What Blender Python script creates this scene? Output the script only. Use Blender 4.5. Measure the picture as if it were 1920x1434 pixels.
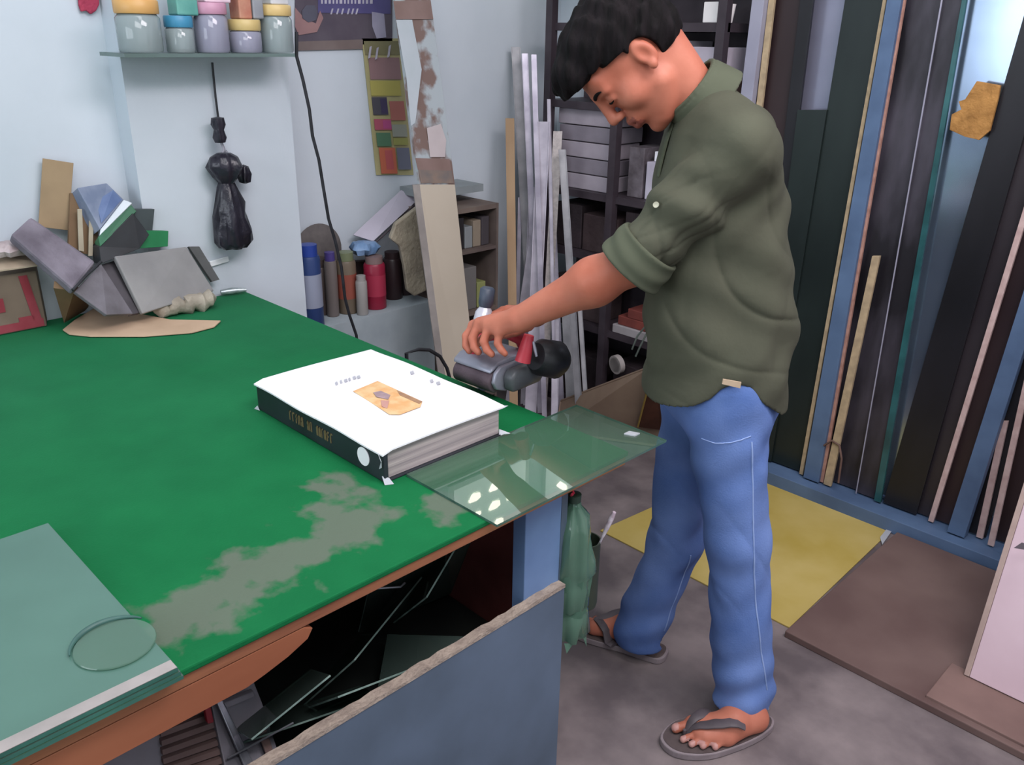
import bpy, bmesh, math, random
import numpy as np
from mathutils import Vector, Matrix, noise as mnoise
random.seed(7)
for o in list(bpy.data.objects): bpy.data.objects.remove(o)
S = math.sqrt(.5)
CAMH = 1.6
# ------------------------------------------------------------------ camera
PITCH, ROLL, FPX = math.radians(22), math.radians(1.0), 1600.0
# camera-yaw frame (a = right, b = depth, z) -> world
def aw(a, b, z): return Vector((S * (a - b), S * (a + b), z))
_fw = np.array([0, math.cos(PITCH), -math.sin(PITCH)]); _rt = np.array([1., 0, 0]); _up = np.cross(_rt, _fw)
_r2 = _rt * math.cos(ROLL) + _up * math.sin(ROLL); _u2 = -_rt * math.sin(ROLL) + _up * math.cos(ROLL)
cam_data = bpy.data.cameras.new('camera'); cam = bpy.data.objects.new('camera', cam_data)
bpy.context.scene.collection.objects.link(cam)
cam_data.sensor_fit = 'HORIZONTAL'; cam_data.sensor_width = 36; cam_data.lens = 36 * FPX / 1920
cam_data.clip_start = .02
def _w(v): return aw(*v)
R3 = Matrix((_w(_r2), _w(_u2), -_w(_fw))).transposed()
cam.matrix_world = Matrix.Translation((0, 0, CAMH)) @ R3.to_4x4()
bpy.context.scene.camera = cam
# ------------------------------------------------------------------ exposure, sky light
sc = bpy.context.scene
sc.view_settings.view_transform = 'Standard'; sc.view_settings.look = 'None'
sc.view_settings.gamma = 1; sc.view_settings.use_curve_mapping = False
sc.view_settings.exposure = 0.0
wd = bpy.data.worlds.new('world'); sc.world = wd; wd.use_nodes = True
bg = wd.node_tree.nodes['Background']; bg.inputs[0].default_value = (.90, .92, 1.0, 1); bg.inputs[1].default_value = 1.0
def area_light(name, loc, target, sx, sy, power, color):
    l = bpy.data.lights.new(name, 'AREA'); l.shape = 'RECTANGLE'; l.size = sx; l.size_y = sy; l.energy = power; l.color = color
    o = bpy.data.objects.new(name, l); sc.collection.objects.link(o); o.location = loc
    o.rotation_euler = (Vector(target) - Vector(loc)).to_track_quat('-Z', 'Y').to_euler()
    return o
area_light('overhead_fill_light', (-1.5, .9, 2.85), (-1.5, .9, 0), 1.6, .5, 16, (.95, .97, 1))  # soft fill lamps added out of view for the room's overhead light
area_light('overhead_fill_light', (.2, .0, 2.9), (-1.2, 1.6, .6), 1.8, .8, 34, (.98, .97, 1))
area_light('overhead_fill_light', (.1, 1.5, 2.9), (-.7, 1.9, 0), 1.5, .6, 48, (1, .91, .96))  # pinkish fill added to brighten the right side

# ------------------------------------------------------------------ pixel / plane helpers (survey of the photograph)
def ray(x, y):
    d = _fw + _r2 * (x - 960) / FPX + _u2 * (717 - y) / FPX
    return aw(*d)
def at(x, y, X=None, Y=None, Z=None, b=None):
    d = ray(x, y)
    if X is not None: t = X / d.x
    elif Y is not None: t = Y / d.y
    elif Z is not None: t = (Z - CAMH) / d.z
    else: t = b / (S * (d.y - d.x))
    return Vector((0, 0, CAMH)) + d * t
def pab(x, y, b):                       # pixel at depth b -> (a, b, z)
    d = _fw + _r2 * (x - 960) / FPX + _u2 * (717 - y) / FPX
    t = b / d[1]; return np.array([d[0] * t, b, CAMH + d[2] * t])
# ------------------------------------------------------------------ materials
def lin(h):
    h = h.lstrip('#'); v = [int(h[i:i + 2], 16) / 255 for i in (0, 2, 4)]
    return tuple([(c / 12.92 if c <= .04045 else ((c + .055) / 1.055) ** 2.4) for c in v] + [1])
MATS = {}
def mat(name, c1, c2=None, scale=12, rough=.6, metal=0, bump=0, bscale=None, spec=.4, contrast=(.35, .65), stretch=(1, 1, 1), emit=0, coat=0, coords='Object'):
    if name in MATS: return MATS[name]
    m = bpy.data.materials.new(name); m.use_nodes = True; nt = m.node_tree; N = nt.nodes; L = nt.links
    p = N['Principled BSDF']; p.inputs['Roughness'].default_value = rough; p.inputs['Metallic'].default_value = metal
    p.inputs['Specular IOR Level'].default_value = spec; p.inputs['Base Color'].default_value = lin(c1)
    if coat: p.inputs['Coat Weight'].default_value = coat
    tc = N.new('ShaderNodeTexCoord'); mp = N.new('ShaderNodeMapping'); mp.inputs['Scale'].default_value = stretch
    L.new(tc.outputs[coords], mp.inputs['Vector'])
    nz = N.new('ShaderNodeTexNoise'); nz.inputs['Scale'].default_value = scale; nz.inputs['Detail'].default_value = 6
    L.new(mp.outputs[0], nz.inputs['Vector'])
    rp = N.new('ShaderNodeValToRGB'); rp.color_ramp.elements[0].position = contrast[0]; rp.color_ramp.elements[1].position = contrast[1]
    rp.color_ramp.elements[0].color = lin(c1); rp.color_ramp.elements[1].color = lin(c2 or c1)
    L.new(nz.outputs[0], rp.inputs[0]); L.new(rp.outputs[0], p.inputs['Base Color'])
    if bump:
        nb = N.new('ShaderNodeTexNoise'); nb.inputs['Scale'].default_value = bscale or scale * 4; nb.inputs['Detail'].default_value = 4
        L.new(mp.outputs[0], nb.inputs['Vector'])
        b = N.new('ShaderNodeBump'); b.inputs['Strength'].default_value = bump; b.inputs['Distance'].default_value = .01
        L.new(nb.outputs[0], b.inputs['Height']); L.new(b.outputs[0], p.inputs['Normal'])
    if emit:
        p.inputs['Emission Color'].default_value = lin(c1); p.inputs['Emission Strength'].default_value = emit
    MATS[name] = m; return m
def glass_mat(name, tint, body=None, bodymix=0, rough=.02, ior=1.5):
    if name in MATS: return MATS[name]
    m = bpy.data.materials.new(name); m.use_nodes = True; nt = m.node_tree; N = nt.nodes; L = nt.links
    N.remove(N['Principled BSDF']); out = N['Material Output']
    tr = N.new('ShaderNodeBsdfTransparent'); tr.inputs[0].default_value = lin(tint)
    gl = N.new('ShaderNodeBsdfGlossy'); gl.inputs['Roughness'].default_value = rough
    fr0 = N.new('ShaderNodeFresnel'); fr0.inputs[0].default_value = ior
    ge = N.new('ShaderNodeNewGeometry'); iv = N.new('ShaderNodeMath'); iv.operation = 'SUBTRACT'; iv.inputs[0].default_value = 1; L.new(ge.outputs['Backfacing'], iv.inputs[1])
    fr = N.new('ShaderNodeMath'); fr.operation = 'MULTIPLY'; L.new(fr0.outputs[0], fr.inputs[0]); L.new(iv.outputs[0], fr.inputs[1])
    base = tr
    if bodymix:
        df = N.new('ShaderNodeBsdfDiffuse'); df.inputs[0].default_value = lin(body)
        tc = N.new('ShaderNodeTexCoord'); nz = N.new('ShaderNodeTexNoise'); nz.inputs['Scale'].default_value = 6
        L.new(tc.outputs['Object'], nz.inputs['Vector'])
        mr = N.new('ShaderNodeMapRange'); mr.inputs['To Min'].default_value = bodymix * .8; mr.inputs['To Max'].default_value = min(1, bodymix * 1.2)
        L.new(nz.outputs[0], mr.inputs['Value'])
        mx = N.new('ShaderNodeMixShader'); L.new(mr.outputs[0], mx.inputs[0]); L.new(tr.outputs[0], mx.inputs[1]); L.new(df.outputs[0], mx.inputs[2]); base = mx
    mx2 = N.new('ShaderNodeMixShader'); L.new(fr.outputs[0], mx2.inputs[0]); L.new(base.outputs[0], mx2.inputs[1]); L.new(gl.outputs[0], mx2.inputs[2])
    L.new(mx2.outputs[0], out.inputs[0]); MATS[name] = m; return m

# ------------------------------------------------------------------ objects
COL = sc.collection; ORG = {}
def tag(o, label=None, cat=None, group=None, kind=None):
    if label: o['label'] = label
    if cat: o['category'] = cat
    if group: o['group'] = group
    if kind: o['kind'] = kind
    return o
def thing(name, loc, label, cat, group=None):
    o = bpy.data.objects.new(name, None); COL.objects.link(o); o.location = loc; o.empty_display_size = .05
    ORG[o.name] = Vector(loc); return tag(o, label, cat, group)
def obj(name, mb, m, parent=None, smooth=False, bevel=0, mats=None, origin=None):
    V = [Vector(v) for v in mb.v]
    if parent is not None: L0 = ORG[parent.name]
    elif origin is not None: L0 = Vector(origin)
    else:
        xs = [v.x for v in V]; ys = [v.y for v in V]; zs = [v.z for v in V]
        L0 = Vector(((min(xs) + max(xs)) / 2, (min(ys) + max(ys)) / 2, min(zs)))
    me = bpy.data.meshes.new(name); me.from_pydata([tuple(v - L0) for v in V], [], mb.f)
    me.materials.append(m)
    for x in (mats or []): me.materials.append(x)
    for i, k in enumerate(mb.mi):
        if k: me.polygons[i].material_index = k
    bm = bmesh.new(); bm.from_mesh(me)
    if not mb.raw: bmesh.ops.recalc_face_normals(bm, faces=bm.faces)
    if bevel:
        es = [e for e in bm.edges if len(e.link_faces) == 2 and e.calc_face_angle(0) > .5]
        bmesh.ops.bevel(bm, geom=es, offset=bevel, segments=2, affect='EDGES', profile=.5, clamp_overlap=True)
    if smooth:
        for f in bm.faces: f.smooth = True
        for e in bm.edges:
            if len(e.link_faces) == 2 and e.calc_face_angle(0) > .9: e.smooth = False
    bm.to_mesh(me); bm.free(); me.update()
    o = bpy.data.objects.new(name, me); COL.objects.link(o)
    if parent is not None: o.parent = parent
    else: o.location = L0
    ORG[o.name] = L0
    return o
class MB:
    def __init__(s): s.v = []; s.f = []; s.mi = []; s.raw = False
    def add(s, V, F, k=0):
        n = len(s.v); s.v += [Vector(v) for v in V]; s.f += [[i + n for i in f] for f in F]; s.mi += [k] * len(F); return s
    def box(s, lo, hi, k=0):
        x0, y0, z0 = lo; x1, y1, z1 = hi
        return s.add([(x0,y0,z0),(x1,y0,z0),(x1,y1,z0),(x0,y1,z0),(x0,y0,z1),(x1,y0,z1),(x1,y1,z1),(x0,y1,z1)],
                     [(0,3,2,1),(4,5,6,7),(0,1,5,4),(1,2,6,5),(2,3,7,6),(3,0,4,7)], k)
    def obox(s, c, ax, h, k=0):
        c = Vector(c); A = [Vector(a).normalized() * q for a, q in zip(ax, h)]; V = []
        for sz in (-1, 1):
            for sx, sy in ((-1,-1),(1,-1),(1,1),(-1,1)): V.append(c + A[0]*sx + A[1]*sy + A[2]*sz)
        return s.add(V, [(0,3,2,1),(4,5,6,7),(0,1,5,4),(1,2,6,5),(2,3,7,6),(3,0,4,7)], k)
    def prism(s, P, d, k=0):
        P = [Vector(p) for p in P]; d = Vector(d); n = len(P)
        return s.add(P + [p + d for p in P], [tuple(range(n))[::-1], tuple(range(n, 2*n))] + [(i, (i+1) % n, n+(i+1) % n, n+i) for i in range(n)], k)
    def tube(s, path, r, n=10, k=0, flat=None):
        path = [Vector(p) for p in path]; m = len(path); V = []; F = []
        rr = r if isinstance(r, (list, tuple)) else [r] * m
        ref = None
        for i, p in enumerate(path):
            t = (path[min(i+1, m-1)] - path[max(i-1, 0)]).normalized()
            if ref is None: ref = t.orthogonal().normalized() if flat is None else Vector(flat).normalized()
            u = (ref - t * ref.dot(t)).normalized(); w = t.cross(u); 
            if flat is None: ref = u
            for j in range(n):
                q = 2 * math.pi * j / n; sq = 1 if flat is None else .35
                V.append(p + u * (math.cos(q) * rr[i] * sq) + w * (math.sin(q) * rr[i]))
        for i in range(m - 1):
            for j in range(n): F.append((i*n+j, i*n+(j+1) % n, (i+1)*n+(j+1) % n, (i+1)*n+j))
        F.append(tuple(range(n))[::-1]); F.append(tuple(range((m-1)*n, m*n)))
        return s.add(V, F, k)
    def lathe(s, c, prof, n=24, axis=(0,0,1), k=0, jit=0, seed=0, sx=1):
        c = Vector(c); w = Vector(axis).normalized(); u = w.orthogonal().normalized(); v = w.cross(u); V = []; F = []
        for i, (r, h) in enumerate(prof):
            for j in range(n):
                q = 2*math.pi*j/n; rad = max(r, 1e-4)
                if jit and r > .002:
                    nv = mnoise.noise(Vector((math.cos(q)*2.3+seed, math.sin(q)*2.3, h*14+seed*3)))
                    rad *= 1 + jit*nv
                V.append(c + u*(math.cos(q)*rad*sx) + v*(math.sin(q)*rad) + w*h)
        for i in range(len(prof)-1):
            for j in range(n): F.append((i*n+j, i*n+(j+1) % n, (i+1)*n+(j+1) % n, (i+1)*n+j))
        F.append(tuple(range(n))[::-1]); F.append(tuple(range((len(prof)-1)*n, len(prof)*n)))
        return s.add(V, F, k)
def board_mb(P, th, away=True, k=0):
    """a flat board whose seen face has the corners P, th thick"""
    P = [Vector(p) for p in P]; n = (P[1]-P[0]).cross(P[2]-P[0]).normalized()
    if n.dot(P[0]-Vector((0, 0, CAMH))) < 0: n = -n
    return MB().prism(P, n*th, k)
def board(name, label, cat, P, th, m, group=None, bevel=.001, parent=None):
    o = obj(name, board_mb(P, th), m, parent, bevel=bevel)
    return tag(o, label, cat, group) if parent is None else o
def struct(name, mb, m): return tag(obj(name, mb, m), kind='structure')

# ================================================================== THE SETTING
M_wall = mat('wall_paint', '#bcc6ce', '#cdd5dc', 1.6, .75, bump=.05, bscale=60, contrast=(.3, .7))
M_floor = mat('concrete_floor', '#5c5355', '#857a79', 5, .72, bump=.15, bscale=40, contrast=(.38, .66))
M_ceil = mat('ceiling_paint', '#c9ccd0', '#d6d8dc', 2, .8)
XW, YW = -2.83, 3.1
struct('floor', MB().box((-3, -2.4, -.05), (3, 3.3, 0)), M_floor)
struct('wall_left', MB().prism([(-3, -2.4, 0), (-2.69, -2.4, 0), (-2.69, 1.02, 0), (-2.6, 1.02, 0), (-2.6, 1.55, 0), (XW, 1.55, 0), (XW, YW, 0), (-3, YW, 0)], (0, 0, 3.1)), M_wall)
struct('wall_back', MB().box((-3, YW, 0), (3, YW + .15, 3.1)), M_wall)
struct('wall_front', MB().box((-3, -2.55, 0), (3, -2.4, 3.1)), M_wall)
fw_ = tag(obj('window_3', MB().box((-2.65, -2.4, 1.2), (-.2, -2.36, 2.65)), mat('window_frame_paint', '#c9ced2', '#d6dadd', 5, .6)), kind='structure')
for k in range(3): obj('pane', MB().box((-2.6 + .8*k, -2.358, 1.25), (-2.6 + .8*k + .75, -2.352, 2.6)), mat('daylight_pane', '#eef6ff', emit=4.5), fw_)
struct('ceiling', MB().box((-3, -2.4, 3.1), (3, 3.3, 3.2)), M_ceil)
struct('trim_1', MB().box((XW, 1.55, 0), (-2.6, 2.14, .6)), mat('ledge_paint', '#8f9aa0', '#b1bbc0', 3, .7))
# ventilator blocks high on the walls, outside the frame; seen mirrored in the glass on the table
M_vent = mat('vent_plaster', '#dfe3e6', '#eef0f2', 4, .7)
M_day = mat('daylight_opening', '#fff6e2', emit=9)
M_frost = mat('frosted_daylight_pane', '#dfe6e4', emit=1.6)
def vwin(name, o, ux, n, W_, H_, spots):
    o = Vector(o); ux = Vector(ux); n = Vector(n); uz = Vector((0, 0, 1))
    fr = obj(name, MB().obox(o + ux*W_/2 + uz*H_/2 + n*.012, (ux, n, uz), (W_/2 + .03, .008, H_/2 + .03)), M_vent); tag(fr, kind='structure')
    obj('frosted_pane', MB().obox(o + ux*W_/2 + uz*H_/2 + n*.022, (ux, n, uz), (W_/2, .002, H_/2)), M_frost, fr)
    for u, v, r in spots:
        c = o + ux*u + uz*v + n*.027
        obj('opening', MB().prism([c - ux*.040*r + uz*.012*r, c - ux*.012*r - uz*.024*r, c + ux*.036*r - uz*.014*r, c + ux*.040*r + uz*.012*r, c + ux*.012*r + uz*.024*r, c - ux*.034*r + uz*.020*r], n*.003), M_day, fr)
vwin('window_1', (XW, 2.42, 2.085), (0, 1, 0), (1, 0, 0), .50, .42, [(.13, .085, 1), (.27, .075, 1), (.375, .075, .6), (.15, .19, .6), (.27, .185, 1), (.40, .175, 1), (.30, .3, .9), (.15, .31, .9)])
vwin('window_2', (-2.80, YW, 2.03), (1, 0, 0), (0, -1, 0), .42, .40, [(.10, .07, 1), (.23, .035, 1), (.12, .22, .9), (.27, .2, .9)])

# ================================================================== THE WORKBENCH
TX0, TX1, TY0, TY1, TZ = -2.585, -.962, -.75, 1.312, .8
def green_mat():
    m = mat('green_bench_cover', '#065c32', '#0f683a', 7, .75, bump=.12, bscale=180, contrast=(.3, .7), spec=.15); nt = m.node_tree; N = nt.nodes; L = nt.links
    p = N['Principled BSDF']; src = p.inputs['Base Color'].links[0].from_socket
    g = N.new('ShaderNodeNewGeometry'); sep = N.new('ShaderNodeSeparateXYZ'); L.new(g.outputs['Position'], sep.inputs[0])
    def math_(op, a, b=None):
        n = N.new('ShaderNodeMath'); n.operation = op
        for i, q in enumerate((a, b)):
            if q is None: continue
            if isinstance(q, (int, float)): n.inputs[i].default_value = q
            else: L.new(q, n.inputs[i])
        return n.outputs[0]
    nz = N.new('ShaderNodeTexNoise'); nz.inputs['Scale'].default_value = 15; nz.inputs['Detail'].default_value = 9; L.new(g.outputs['Position'], nz.inputs['Vector'])
    def patch(cx, cy, rx, ry, sx=0):        # worn, scuffed area
        dx = math_('DIVIDE', math_('SUBTRACT', math_('ADD', sep.outputs[0], math_('MULTIPLY', sep.outputs[1], sx)), cx + sx*cy), rx)
        dy = math_('DIVIDE', math_('SUBTRACT', sep.outputs[1], cy), ry)
        d = math_('SQRT', math_('ADD', math_('MULTIPLY', dx, dx), math_('MULTIPLY', dy, dy)))
        return math_('SUBTRACT', math_('ADD', 1.0, math_('MULTIPLY', math_('SUBTRACT', nz.outputs[0], .5), 3.2)), d)
    ps = [patch(-1.075, .42, .075, .13, 0), patch(-1.10, .57, .085, .14, 0), patch(-1.13, .72, .10, .10, .2), patch(-1.23, .78, .08, .06), patch(-1.05, .88, .06, .05)]
    mx = ps[0]
    for q in ps[1:]: mx = math_('MAXIMUM', mx, q)
    cl = N.new('ShaderNodeMapRange'); cl.inputs['From Min'].default_value = .0; cl.inputs['From Max'].default_value = .45; cl.inputs['To Max'].default_value = .75; L.new(mx, cl.inputs['Value'])
    mix = N.new('ShaderNodeMix'); mix.data_type = 'RGBA'; L.new(cl.outputs[0], mix.inputs[0]); L.new(src, mix.inputs[6]); mix.inputs[7].default_value = lin('#66675f')
    # dusty bloom towards the wall end
    n2 = N.new('ShaderNodeTexNoise'); n2.inputs['Scale'].default_value = 2.2; L.new(g.outputs['Position'], n2.inputs['Vector'])
    mr = N.new('ShaderNodeMapRange'); mr.inputs['From Min'].default_value = -1.3; mr.inputs['From Max'].default_value = -2.7; mr.inputs['To Max'].default_value = .55; L.new(sep.outputs[0], mr.inputs['Value'])
    mm = math_('MULTIPLY', mr.outputs[0], n2.outputs[0])
    mix2 = N.new('ShaderNodeMix'); mix2.data_type = 'RGBA'; L.new(mm, mix2.inputs[0]); L.new(mix.outputs[2], mix2.inputs[6]); mix2.inputs[7].default_value = lin('#3d8566')
    L.new(mix2.outputs[2], p.inputs['Base Color']); return m
M_green = green_mat()
M_ply = mat('raw_plywood_edge', '#7d4d36', '#a06a48', 14, .7, bump=.2, stretch=(1, .15, 1))
M_blue = mat('blue_grey_laminate', '#4b5968', '#627388', 3.2, .5, bump=.05, contrast=(.3, .7))
M_bpost = mat('blue_painted_post', '#587299', '#6a86ad', 5, .5)
M_dred = mat('red_brown_board', '#66302e', '#8a4d47', 5, .7)
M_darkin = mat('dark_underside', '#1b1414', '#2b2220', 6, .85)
M_oak = mat('orange_wood_board', '#8a5136', '#a5694a', 6, .6, stretch=(1, .2, 1), bump=.08)
M_rawedge = mat('chipped_board_edge', '#8d8075', '#a89a8c', 40, .85, bump=.4)
tb = thing('workbench', (-1.75, .3, 0), 'large green topped workbench with a blue front panel, stacked with glass and a book', 'workbench')
cover = obj('green_cover', MB().prism([(-2.682, TY0, .788), (TX1, TY0, .788), (TX1, TY1, .788), (-2.59, TY1, .788), (-2.59, 1.012, .788), (-2.682, 1.012, .788)], (0, 0, TZ - .788)), M_green, tb, bevel=.003)
obj('tabletop', MB().box((TX0, TY0, .768), (TX1 - .004, TY1 - .004, .7875)), M_ply, tb, bevel=.001)
# curved-ended apron board hanging under the front edge
A = [(x, y) for x, y in ((-.75, .766), (.53, .766), (.545, .757), (.535, .742), (.50, .728), (.46, .718), (.43, .712), (.36, .712), (-.75, .706))]
obj('apron', MB().prism([(-.985, y, z) for y, z in A], (.018, 0, 0)), M_oak, tb, bevel=.001)
obj('post', MB().box((-1.035, 1.045, 0), (-1.0, 1.15, .766)), M_bpost, tb, bevel=.002)
pan = obj('front_panel', MB().box((-1.0, TY0 + .05, 0), (-.982, 1.15, .532)), M_blue, tb, bevel=.0015)
random.seed(3)
e = MB(); y = TY0 + .05; P = []
while y < 1.15:
    P.append((-1.001, y, .536 + random.uniform(-.002, .003))); y += .022
P.append((-1.001, 1.15, .536)); e.prism(P + [(-1.001, 1.15, .528), (-1.001, TY0 + .05, .528)], (.0205, 0, 0))
obj('panel_edge', e, M_rawedge, pan)
obj('end_panel', MB().box((TX0 + .05, 1.15, 0), (-1.0, 1.168, .766)), M_blue, tb)
obj('inner_side', MB().box((TX0 + .05, 1.136, .02), (-1.04, 1.149, .766)), M_dred, tb)
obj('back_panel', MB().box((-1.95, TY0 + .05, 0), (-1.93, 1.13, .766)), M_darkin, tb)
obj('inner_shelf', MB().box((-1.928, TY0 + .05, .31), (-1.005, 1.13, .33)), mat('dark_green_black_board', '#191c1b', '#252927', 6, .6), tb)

# ---- things stored under the top
M_gdark = glass_mat('offcut_glass', '#8fa89f', '#4c5b55', .6, .08)
M_gedge = mat('bright_glass_edge', '#5f756d', '#8ea49b', 30, .25)
random.seed(11)
def offcut(label, c, ax, ay, h, edge=True):
    c = Vector(c); ax = Vector(ax).normalized(); ay = Vector(ay); ay = (ay - ax*ay.dot(ax)).normalized(); n = ax.cross(ay)
    m = MB().obox(c, (ax, ay, n), (h[0], h[1], .0016))
    for i in range(2, 6): m.mi[i] = 1
    return tag(obj('glass_offcut', m, M_gdark, mats=[M_gedge]), label, 'glass', 'glass offcuts stored under the workbench')
offs = [((-1.28, .98, .455), (.2, 1, .06), (.5, 0, .9), (.12, .12), 'dark glass offcut leaning at the far end under the bench'),
        ((-1.22, .80, .445), (-.5, 1, -.05), (.6, .2, .75), (.15, .10), 'dark glass offcut crossing the others under the bench'),
        ((-1.45, .70, .505), (.15, 1, .2), (.6, 0, .8), (.22, .14), 'large dark glass offcut at the back under the bench'),
        ((-1.15, .60, .425), (.3, 1, .0), (.8, 0, .45), (.14, .07), 'narrow glass offcut with a bright edge near the blue panel'),
        ((-1.30, .50, .47), (-.1, 1, .12), (.5, .1, .8), (.16, .12), 'tilted glass offcut beside the grey louvred panel'),
        ((-1.12, .88, .40), (.9, .7, .1), (-.4, .8, .5), (.09, .06), 'small glass offcut low behind the blue panel'),
        ((-1.50, .92, .50), (0, 1, -.1), (.4, 0, .9), (.16, .16), 'tall glass offcut standing against the back under the bench')]
offs += [((-1.08, .72, .47), (.1, 1, -.12), (.7, .1, .6), (.10, .07), 'glass offcut lying highest just behind the blue panel edge'),
         ((-1.20, .95, .52), (-.3, .8, .3), (.5, .3, .8), (.07, .09), 'pale greenish offcut standing near the red brown side board'),
         ((-1.35, .62, .55), (.3, 1, .05), (.5, -.2, .85), (.12, .10), 'upright offcut in the middle of the glass pile'),
         ((-1.10, .55, .52), (.0, 1, .25), (.8, .1, .5), (.08, .05), 'offcut sloping up towards the louvred panel')]
for c, ax, ay, h, lb in offs: offcut(lb, c, ax, ay, h)
M_pole = mat('dull_metal', '#7d7f86', '#a7aab2', 20, .35, metal=.6)
tag(obj('thin_rod', MB().tube([(-1.10, .44, .47), (-1.09, .56, .475)], .0018, 8), M_pole), 'thin bright metal rod lying at the left under the bench', 'rod')
tag(obj('thin_rod', MB().tube([(-1.22, .80, .57), (-1.20, .885, .545), (-1.205, .90, .545)], .0022, 8), M_pole), 'short bright bent rod among the glass offcuts under the bench', 'rod')
# grey louvred panel leaning in the opening
M_lg = mat('grey_plastic_frame', '#6f6c72', '#85838b', 6, .5)
M_lv = mat('brown_ribbed_slats', '#5c4a48', '#77625d', 5, .6)
lp = thing('louvred_panel', (-1.15, .3, .34), 'grey framed panel with brown ribs leaning under the bench front', 'panel')
def lpx(px, nm, m, d=0, th=.02, bevel=.002):
    P = [at(x, y, X=-1.20 + .10*(y - 1262)/172 + d) for x, y in px]
    return obj(nm, MB().prism(P, (-th, 0, 0)), m, lp, bevel=bevel)
lpx([(392, 1300), (470, 1262), (492, 1318), (530, 1434), (560, 1520), (440, 1520)], 'frame', M_lg, 0, .02)
lpx([(402, 1306), (412, 1300), (478, 1434), (500, 1500), (486, 1500)], 'frame_rib', M_pole, .012, .01)
lpx([(420, 1318), (476, 1296), (480, 1306), (426, 1328)], 'cross_rib', M_lg, .014, .01)
lpx([(484, 1372), (500, 1366), (514, 1410), (500, 1416)], 'corner_piece', M_lv, .010, .008)
lpx([(150, 1400), (297, 1350), (312, 1434), (316, 1520), (130, 1520)], 'left_frame', M_lg, -.01, .02)
sl = MB()
for i in range(11):
    y0 = 1338 + 17*i; P = [at(x, y, X=-1.20 + .10*(y - 1262)/172 - .004) for x, y in ((298 + 1.6*i, y0), (394 + 3.0*i, y0 - 36), (396 + 3.0*i, y0 - 26), (299 + 1.6*i, y0 + 10))]
    sl.prism(P, (-.010, 0, 0))
sl.prism([at(x, y, X=-1.20 + .10*(y - 1262)/172 - .016) for x, y in ((294, 1330), (392, 1296), (430, 1500), (312, 1520))], (-.003, 0, 0)); obj('ribs', sl, M_lv, lp)
lpx([(383, 1322), (394, 1318), (402, 1354), (390, 1358)], 'red_clip', mat('deep_red_plastic', '#7a1420', '#8a1c28', 10, .5), .01, .012)

# ---- glass on the bench
M_clear = glass_mat('clear_glass', '#d4e6dc', '#9fc4b0', .10, .01, 1.75)
M_gsedge = mat('green_glass_edge', '#2d4a40', '#4c6d60', 12, .2)
def pane(name, label, x0, x1, y0, y1, z0, z1, m, me):
    b = MB().box((x0, y0, z0), (x1, y1, z1))
    for i in range(2, 6): b.mi[i] = 1
    return tag(obj(name, b, m, mats=[me], bevel=0), label, 'glass')
pane('glass_sheet', 'clear glass sheet overhanging the bench corner beside the book', -1.19, -.933, .902, 1.405, .8005, .8055, M_clear, M_gsedge)
M_milk = glass_mat('milky_glass', '#9cc2b2', '#638b7d', .62, .12, 1.5)
M_medge = mat('teal_glass_edge', '#2f5a50', '#3f7466', 8, .2)
st = thing('glass_stack', (-1.2, .03, .8), 'stack of milky green glass sheets at the near left of the bench', 'glass')
for k in range(3):
    b = MB().box((-1.452 + .003*k, -.45, .8005 + k*.0062), (-.944 - .002*k, .335 - .002*k, .8063 + k*.0062))
    for i in range(2, 6): b.mi[i] = 1
    obj('glass_sheet', b, M_milk if k == 2 else M_clear, st, mats=[M_medge])
obj('edge_reflection', MB().box((-.968, -.45, .8193), (-.948, .33, .8200)), mat('pinkish_edge_reflection', '#8f8a86', '#a59d9a', 12, .5), st)  # pale strip painted for the reflection along the glass edge
c0 = at(216, 1208, Z=.82)
dk = thing('round_glass_disc', (c0.x, c0.y, .8195), 'round glass disc with a dark rim lying on the stacked glass', 'glass disc')
obj('disc', MB().lathe((c0.x, c0.y, .8195), [(0, 0), (.052, 0), (.053, .0015), (.052, .003), (0, .003)], 40), glass_mat('disc_glass', '#cfe0d6', '#7fa392', .25, .1), dk, smooth=True)
arc = [c0 + Vector((math.cos(t)*.056, math.sin(t)*.056, .003)) for t in np.linspace(math.radians(120), math.radians(255), 20)]
obj('rim', MB().tube(arc, [.0012 + .0035*math.sin(math.pi*i/19) for i in range(20)], 8), mat('dark_rim', '#2e4f49', '#3c625a', 10, .4), dk, smooth=True)

# ---- the book
BX0, BX1, BY0, BY1, BZ = -1.675, -1.195, .858, 1.172, .8
M_cover = mat('white_cover', '#e9e8ec', '#f4f3f6', 2, .35, coat=.3)
M_page = mat('paper_edges', '#8f8788', '#b3a9a6', 3, .85, stretch=(1, 1, 60), bump=.1)
M_spine = mat('black_spine', '#1b1f24', '#2b2f36', 6, .4)
bk = thing('book', ((BX0+BX1)/2, (BY0+BY1)/2, BZ), 'thick white hardcover book with an orange picture and black spine, lying flat', 'book')
obj('pages', MB().box((BX0 + .008, BY0 + .006, BZ + .004), (BX1 - .008, BY1 - .007, BZ + .066)), M_page, bk, bevel=.001)
obj('back_cover', MB().box((BX0, BY0 + .001, BZ + .0005), (BX1, BY1, BZ + .0038)), M_spine, bk, bevel=.001)
cv = MB(); nx, ny = 24, 14; V = []; 
for k in range(2):
    for i in range(nx + 1):
        for j in range(ny + 1):
            x = BX0 - .002 + (BX1 - BX0 + .004)*i/nx; y = BY0 - .008 + (BY1 - BY0 + .010)*j/ny
            z = BZ + .0665 + .0035*k + .0015*math.sin(i*.5 + j*.3) + .003*(j/ny)**2*(1 - abs(2*i/nx - 1))
            if j == 0: z -= .006
            V.append((x, y, z))
idx = lambda k, i, j: k*(nx+1)*(ny+1) + i*(ny+1) + j
F = []
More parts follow.
